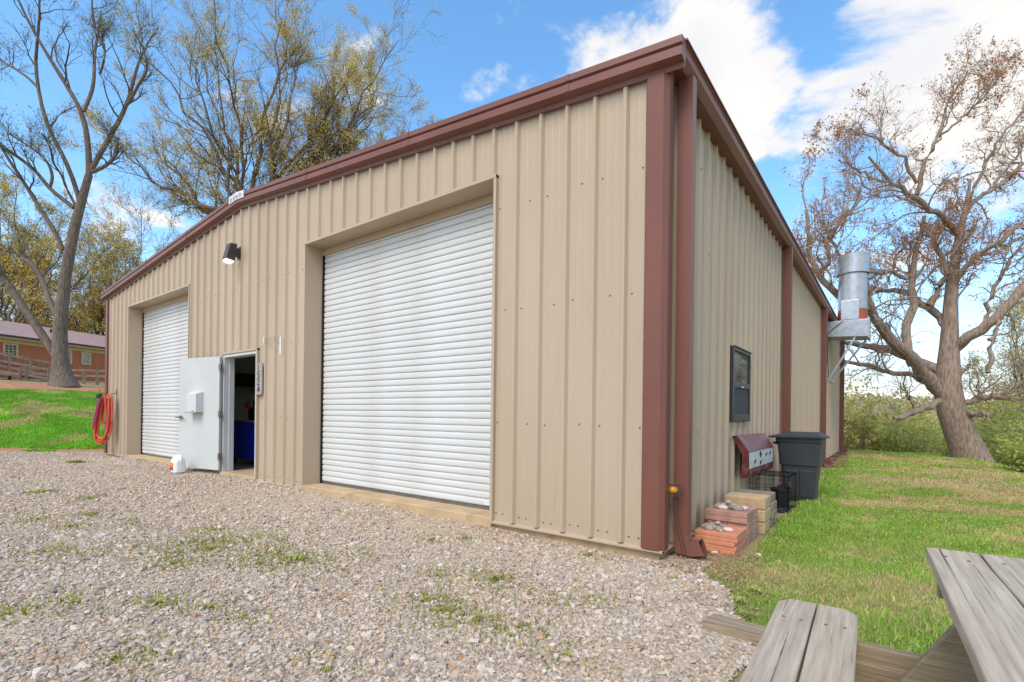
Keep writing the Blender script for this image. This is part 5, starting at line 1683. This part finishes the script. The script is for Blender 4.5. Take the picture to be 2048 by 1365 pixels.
# ------------------------------------------------------------------ gravel stones (instanced)
pts_l = []
r_ = np.random.default_rng(3)
def scatter(n, dmin, dmax, xmin, xmax):
    d = np.sqrt(r_.uniform(dmin ** 2, dmax ** 2, n))
    u_ = r_.uniform((xmin - 1024) / F_PX, (xmax - 1024) / F_PX, n)
    p = CAM[:2] + RT[:2] * (u_ * d)[:, None] + FW[:2] * d[:, None]
    return p
p_near = scatter(150000, 1.9, 5.0, -160, 1900)
p_mid = scatter(170000, 5.0, 15.5, -160, 1100)
allp = np.concatenate([p_near, p_mid])
sc = np.concatenate([np.exp(r_.normal(math.log(.0068), .50, len(p_near))), np.exp(r_.normal(math.log(.0108), .42, len(p_mid)))])
sc = np.clip(sc, .004, .032)
keep = gravel_in(allp[:, 0], allp[:, 1]) & (allp[:, 1] < .0)
in_bld = (allp[:, 0] > -WID - .02) & (allp[:, 0] < .03) & (allp[:, 1] > -.055)
keep &= ~in_bld
inboard = (allp[:, 0] > .73) & (allp[:, 0] < 1.63) & (allp[:, 1] > -1.33) & (allp[:, 1] < -1.08)
keep &= ~inboard
# thin the stones a little in worn, sandy patches
keep &= r_.random(len(allp)) < (1 - .75 * sstep(.52, .68, fbm(allp[:, 0], allp[:, 1], 1.1)))
allp, sc = allp[keep], sc[keep]
pz = ground_h(allp[:, 0], allp[:, 1]) + .014 + sc * .25
gm = bpy.data.meshes.new('gravel_stones')
gm.vertices.add(len(allp))
gm.vertices.foreach_set('co', np.c_[allp, pz].astype(np.float32).ravel())
at1 = gm.attributes.new('scl', 'FLOAT', 'POINT'); at1.data.foreach_set('value', sc.astype(np.float32))
rot = np.c_[r_.uniform(-.5, .5, (len(allp), 2)), r_.uniform(0, 6.28, len(allp))].astype(np.float32)
at2 = gm.attributes.new('rot', 'FLOAT_VECTOR', 'POINT'); at2.data.foreach_set('vector', rot.ravel())
go = bpy.data.objects.new('gravel_stones', gm)
link(go)
tag(go, 'loose pale crushed gravel covering the yard before the building', 'gravel', kind='stuff')
src = bpy.data.collections.new('gravel_sources')
for i in range(7):
    bm = bmesh.new()
    rr_ = np.random.default_rng(300 + i)
    q = nrmz(rr_.normal(size=(15, 3))) * rr_.uniform(.75, 1.15, (15, 1)) * np.array([1.15, .9, .68])
    for p in q:
        bm.verts.new(p)
    res = bmesh.ops.convex_hull(bm, input=bm.verts)
    bmesh.ops.delete(bm, geom=[e for e in res['geom_interior'] if isinstance(e, bmesh.types.BMVert)], context='VERTS')
    me = bpy.data.meshes.new('gravel_stone'); bm.to_mesh(me); bm.free()
    me.materials.append(M_gravel)
    src.objects.link(bpy.data.objects.new('gravel_stone', me))
ng = bpy.data.node_groups.new('gravel_scatter', 'GeometryNodeTree')
ng.interface.new_socket('Geometry', in_out='INPUT', socket_type='NodeSocketGeometry')
ng.interface.new_socket('Geometry', in_out='OUTPUT', socket_type='NodeSocketGeometry')
gn = ng.nodes
gi, gout = gn.new('NodeGroupInput'), gn.new('NodeGroupOutput')
ci = gn.new('GeometryNodeCollectionInfo'); ci.inputs['Collection'].default_value = src
ci.inputs['Separate Children'].default_value = True; ci.inputs['Reset Children'].default_value = True
iop = gn.new('GeometryNodeInstanceOnPoints'); iop.inputs['Pick Instance'].default_value = True
na = gn.new('GeometryNodeInputNamedAttribute'); na.data_type = 'FLOAT'; na.inputs['Name'].default_value = 'scl'
nr = gn.new('GeometryNodeInputNamedAttribute'); nr.data_type = 'FLOAT_VECTOR'; nr.inputs['Name'].default_value = 'rot'
e2r = gn.new('FunctionNodeEulerToRotation')
ng.links.new(gi.outputs[0], iop.inputs['Points'])
ng.links.new(ci.outputs[0], iop.inputs['Instance'])
ng.links.new(na.outputs[0], iop.inputs['Scale'])
ng.links.new(nr.outputs[0], e2r.inputs[0])
ng.links.new(e2r.outputs[0], iop.inputs['Rotation'])
ng.links.new(iop.outputs[0], gout.inputs[0])
md = go.modifiers.new('scatter', 'NODES'); md.node_group = ng

# ------------------------------------------------------------------ grass blades
def blades(name, x, y, h, w, tint, label, lean=.45):
    r_ = np.random.default_rng(len(x))
    n = len(x)
    z = ground_h(x, y)
    az = r_.uniform(0, 2 * math.pi, n)
    dx, dy = np.cos(az), np.sin(az)
    ln = r_.uniform(.1, 1.0, n) * lean
    laz = r_.uniform(0, 2 * math.pi, n)
    b0 = np.stack([x - dx * w, y - dy * w, z], 1); b1 = np.stack([x + dx * w, y + dy * w, z], 1)
    mid = np.stack([x + np.cos(laz) * ln * h * .35, y + np.sin(laz) * ln * h * .35, z + h * .6], 1)
    m0 = mid - np.stack([dx * w * .75, dy * w * .75, 0 * z], 1); m1 = mid + np.stack([dx * w * .75, dy * w * .75, 0 * z], 1)
    tp_ = np.stack([x + np.cos(laz) * ln * h * 1.1, y + np.sin(laz) * ln * h * 1.1, z + h * (1 - .35 * ln)], 1)
    V = np.stack([b0, b1, m0, m1, tp_], 1).reshape(-1, 3)
    k_ = np.arange(n)[:, None] * 5
    F3 = np.concatenate([k_ + np.array([[0, 1, 3]]), k_ + np.array([[0, 3, 2]]), k_ + np.array([[2, 3, 4]])])
    o = np_mesh(name, V, F3, M_grass, kind='stuff', tint=np.repeat(tint, 5, 0))
    tag(o, label, 'grass')
    return o


def lawn_tint(x, y, r_, dry):
    g1, g2, tan_, brn = (np.array(lin(*c)[:3]) for c in ((124, 172, 58), (168, 194, 86), (224, 202, 148), (196, 166, 122)))
    n = len(x)
    t_ = r_.random((n, 1))
    green = g1 * (1 - t_) + g2 * t_
    dr = tan_ * (1 - t_) + brn * t_
    var = (.80 + .45 * fbm(x, y, .45))[:, None] * r_.uniform(.8, 1.25, (n, 1))
    return np.where(r_.random((n, 1)) < dry[:, None], dr, green) * var


r_ = np.random.default_rng(8)
dN = np.sqrt(r_.uniform(2.2 ** 2, 9.0 ** 2, 190000)); uN = r_.uniform(.33, 1.10, 190000)
dM = np.sqrt(r_.uniform(9.0 ** 2, 24.0 ** 2, 150000)); uM = r_.uniform(.55, 1.10, 150000)
dd, uu = np.r_[dN, dM], np.r_[uN, uM]
xy = CAM[:2] + RT[:2] * (uu * dd)[:, None] + FW[:2] * dd[:, None]
x, y = xy[:, 0], xy[:, 1]
ok = (lawn_in(x, y) > .0) & (y > -8)
ok &= ~((x > .73) & (x < 1.63) & (y > -1.33) & (y < -1.08)) & ((y > -1.12) | (x > 1.75 + .1 * np.sin(y * 7)))
ok &= ~((x > .05) & (x < .56) & (y > .5) & (y < 2.35)) & ~((x > .28) & (x < .72) & (y > 4.22) & (y < 4.74))
ok &= ~((y > 19.75 + .25 * x) & (y < 20.9) & (x < 1.9))
strip = np.exp(-((y - 4.9 - .25 * (x - 2)) / .35) ** 2) + .9 * np.exp(-((y - 8.6 - .2 * (x - 2)) / .7) ** 2) + .9 * np.exp(-((y - 15.5 + .9 * (x - 2)) / .8) ** 2)
patch = fbm(x, y, 1.1)
fine = fbm(x + 9, y + 5, .28)
dry = np.clip(.14 + .70 * sstep(.46, .66, patch) + .35 * sstep(.5, .7, fine) + .75 * strip, 0, .9)
edge = lawn_in(x, y)
dry = np.where((edge < .5) & (y > .6) & (y < 12), dry * .3, dry)
dry = np.where((y < 1.0) & (y > -1.1), dry * .62, dry)
thin = r_.random(len(x)) < np.clip(1.0 - .5 * strip - .35 * sstep(.5, .75, patch) - .5 * sstep(.12, .0, edge), .2, 1)
ok &= thin
x, y, dry, dist, edge = x[ok], y[ok], dry[ok], dd[ok], edge[ok]
lush = sstep(.5, .3, fbm(x + 40, y, .8))
hgt = (.018 + .028 * r_.random(len(x)) + .05 * lush * r_.random(len(x)) + .05 * r_.random(len(x)) * ((edge < .45) & (y > 1.5) & (y < 9) & (dry < .5))) * np.where(dry > .6, .75, 1) * (1 + .25 * (dist > 9))
blades('lawn_grass', x, y, hgt, .0022 + .0007 * np.clip(dist - 4, 0, 20), lawn_tint(x, y, r_, dry), 'patchy green and straw-coloured lawn beside the building', lean=1.3)

# grass on the left rise
n = 170000
d = np.sqrt(r_.uniform(12.8 ** 2, 27.5 ** 2, n)); uu = r_.uniform(-1.12, -.78, n)
xy = CAM[:2] + RT[:2] * (uu * d)[:, None] + FW[:2] * d[:, None]
x, y = xy[:, 0], xy[:, 1]
ft = foot(x, y)
ok = (ft > .45 + .5 * (fbm(x, y, 1.2) - .5)) & (ft < 12.4 + 1.0 * (fbm(x, y, 1.5) - .5))
ok |= (ft > -.35) & (ft < .1) & (fbm(x, y, .9) > .55)
ok &= ~((x > -15.35) & (y > -.1))
x, y, d = x[ok], y[ok], d[ok]
patch = fbm(x * .8 + y * .2, y * .8, .9)
dry = np.clip(.10 + .75 * sstep(.48, .68, patch), 0, .6) * (.45 + .55 * sstep(-17, -20, x))
tint = lawn_tint(x, y, r_, dry) * (.88 + .3 * vnoise(x * .5, y * 2, .9))[:, None] * np.where(dry[:, None] < .3, np.array([[.72, 1.05, .55]]), 1)
blades('slope_grass', x, y, .05 + .05 * r_.random(len(x)), .008 + .0005 * (d - 12), tint, 'bright green grass on the left slope below the brick house', lean=1.0)

# ------------------------------------------------------------------ leaf litter, straw and mulch
def litter(name, x, y, size, cols, label, lift=.012, thick=.003, asp=.5):
    r_ = np.random.default_rng(len(x) + 1)
    n = len(x)
    z = ground_h(x, y) + lift + r_.random(n) * .012
    c_ = np.stack([x, y, z], 1)
    az = r_.uniform(0, 6.28, n)
    a = np.stack([np.cos(az), np.sin(az), r_.normal(0, .25, n)], 1); b = np.stack([-np.sin(az), np.cos(az), r_.normal(0, .25, n)], 1)
    s = (size * r_.uniform(.5, 1.4, n))[:, None]
    V = np.stack([c_ - a * s, c_ + b * s * asp, c_ + a * s, c_ - b * s * asp], 1).reshape(-1, 3)
    cols = np.array([lin(*q)[:3] for q in cols])
    o = np_mesh(name, V, np.arange(len(V)).reshape(-1, 4), M_litter, kind='stuff', tint=np.repeat(cols[r_.integers(0, len(cols), n)], 4, 0))
    tag(o, label, 'litter')


r_ = np.random.default_rng(9)
x = np.r_[r_.uniform(.0, .75, 1800), r_.uniform(-2.0, .1, 500), r_.uniform(.45, .95, 600), r_.uniform(.48, .70, 500), r_.uniform(.06, .6, 700)]
y = np.r_[r_.uniform(-.25, .62, 1800), -.07 - np.abs(r_.normal(0, .10, 500)), r_.uniform(-.9, .1, 600), r_.uniform(.4, 4.2, 500), r_.uniform(2.3, 4.2, 700)]
ok = ~((x < .06) & (y > -.05)) & ~((x > .1) & (x < .5) & (y > .5))
litter('leaf_litter', x[ok], y[ok], .013, [(160, 116, 84), (136, 96, 70), (186, 150, 112), (120, 82, 60), (190, 170, 138)], 'brown leaf litter and straw round the building corner and downspout', lift=.018, asp=.28)
x = np.r_[r_.uniform(.07, .62, 1500), r_.uniform(.07, .40, 900)]; y = np.r_[r_.uniform(10.6, 14.2, 1500), r_.uniform(14, 18.2, 900)]
litter('mulch_strip', x, y, .035, [(160, 110, 96), (146, 98, 86), (176, 130, 112), (130, 90, 80)], 'reddish mulch along the far side wall', lift=.015)
x = r_.uniform(.1, .5, 160); y = r_.uniform(3.06, 3.64, 160)
litter('dry_straw', x, y, .035, [(176, 160, 110), (140, 134, 84), (150, 120, 84)], 'dry grass and straw inside the wire crate', lift=.03, asp=.06)
# scattered dead leaves on the gravel
p = scatter(420, 2.2, 10, 0, 1400); ok = gravel_in(p[:, 0], p[:, 1]) & (p[:, 1] < -.1)
litter('fallen_leaves', p[ok, 0], p[ok, 1], .016, [(176, 112, 76), (150, 92, 66), (120, 80, 62), (190, 140, 100)], 'scattered dead brown leaves on the gravel', lift=.03, asp=.45)

# ------------------------------------------------------------------ weeds in the gravel
def weed_mesh(seed, nl, spread, hh):
    r_ = np.random.default_rng(seed)
    V, F_ = [], []
    for i in range(nl):
        az = r_.uniform(0, 6.28); ln = spread * r_.uniform(.4, 1.0); up_ = hh * r_.uniform(.3, 1.0)
        o_ = np.array([r_.normal(0, spread * .28), r_.normal(0, spread * .28), 0])
        d_ = np.array([math.cos(az), math.sin(az), 0]); sd = np.array([-d_[1], d_[0], 0]) * ln * r_.uniform(.12, .24)
        p0, p1, p2 = o_, o_ + d_ * ln * .5 + np.array([0, 0, up_ * .8]), o_ + d_ * ln + np.array([0, 0, up_ * .6])
        b_ = len(V)
        V += [p0, p1 - sd, p1 + sd, p2]
        F_ += [(b_, b_ + 1, b_ + 3, b_ + 2)]
    me = bpy.data.meshes.new('weed'); me.from_pydata([tuple(map(float, q)) for q in V], [], F_); me.materials.append(M_weed)
    return me


wm = [weed_mesh(400 + i, [34, 26, 60, 44][i], [.075, .06, .11, .09][i], [.05, .04, .06, .08][i]) for i in range(4)]
WP = [(590, 1120, 2, 1.3), (320, 1206, 3, .8), (855, 1192, 2, .8), (893, 1212, 2, .8), (957, 1228, 3, .7), (990, 1150, 2, 1.0), (655, 1326, 3, .5), (232, 1312, 3, .6), (1132, 1300, 3, .55),
      (140, 1060, 1, 1.6), (70, 1046, 0, 1.0), (92, 1108, 0, .9), (425, 1098, 2, .8), (520, 1128, 0, 1.0), (545, 1107, 1, 1.2), (445, 1086, 1, 1.0), (385, 1086, 1, 1.2), (1178, 1104, 3, .75), (1212, 1192, 1, .8),
      (1046, 1243, 0, .7), (1020, 1260, 0, .7), (930, 1076, 3, .8), (345, 1128, 1, 1.3), (405, 1065, 1, 1.0), (150, 930, 2, 2.2), (290, 925, 1, 2.2), (85, 992, 2, 1.5), (180, 1003, 0, 1.2), (180, 1035, 0, 1.2),
      (350, 1110, 2, .7), (305, 1205, 0, .7), (420, 1210, 0, .8), (480, 1230, 0, .7), (330, 1300, 1, .6), (10, 1230, 1, 1.0), (150, 1205, 0, .9), (860, 1080, 0, .9), (880, 1145, 0, .8), (1135, 1200, 0, .6), (1100, 1180, 0, .6),
      (1480, 1200, 3, .9), (1510, 1180, 3, 1.0), (1495, 1228, 2, .8), (1345, 1150, 0, .9), (1370, 1140, 0, .8)]
WL = {0: 'widest green weed patch in the gravel, out from the pedestrian door', 1: 'bushy weed in the left foreground gravel', 2: 'left weed of the pair in the gravel before the big door', 3: 'right weed of the pair in the gravel before the big door',
      4: 'third weed of the row before the big door, nearest the building corner', 5: 'spreading weed in the gravel midway to the building corner', 6: 'weed at the bottom edge of the picture, left of centre',
      7: 'weed near the bottom left corner of the gravel', 8: 'lone upright weed in the near gravel right of centre', 9: 'dark flat weed far left in the gravel', 17: 'upright weed against the wall base near the brown corner',
      24: 'grass tuft at the far left edge of the gravel', 25: 'grass tuft in the gravel before the small roll-up door', 40: 'leafy weed beside the flat board, left of the bench', 41: 'taller leafy weed behind the flat board', 42: 'low weed touching the flat board'}
for i, (px, py, k_, s) in enumerate(WP):
    p = on(px, py, 2, -.05)
    o = bpy.data.objects.new('weed', wm[k_])
    COL.objects.link(o)
    o.location = (p[0], p[1], float(ground_h(p[0], p[1])) + .016)
    s *= .62
    o.scale = (s, s, s); o.rotation_euler.z = i * 1.7
    tag(o, WL.get(i, 'tiny weed sprouting from the gravel yard'), 'weed', 'weeds in the gravel')

# thin yellow-green grass coming through the gravel in drifts
r_ = np.random.default_rng(31)
gx_, gy_ = [], []
for (px, py, k_, s) in WP[:40]:
    p = on(px, py, 2, -.05)
    m_ = int(90 * min(s, 1.3))
    gx_.append(p[0] + r_.normal(0, .13, m_)); gy_.append(p[1] + r_.normal(0, .10, m_))
for (px, py) in ((480, 1110), (560, 1090), (640, 1120), (420, 1075), (380, 1120), (600, 1135), (300, 1095), (700, 1110), (860, 1200), (930, 1215), (960, 1160), (1000, 1140), (250, 1060), (150, 1110), (520, 1075)):
    p = on(px, py, 2, -.05)
    gx_.append(p[0] + r_.normal(0, .28, 130)); gy_.append(p[1] + r_.normal(0, .18, 130))
x, y = np.concatenate(gx_), np.concatenate(gy_)
ok = gravel_in(x, y) & (y < -.08)
x, y = x[ok], y[ok]
tint = np.array(lin(150, 156, 74)[:3]) * r_.uniform(.7, 1.25, (len(x), 1)) * np.where(r_.random((len(x), 1)) < .3, np.array([[1.35, 1.05, .9]]), 1)
blades('gravel_grass', x, y, .035 + .035 * r_.random(len(x)), .0055, tint, 'sparse thin grass coming up through the gravel', lean=1.2)
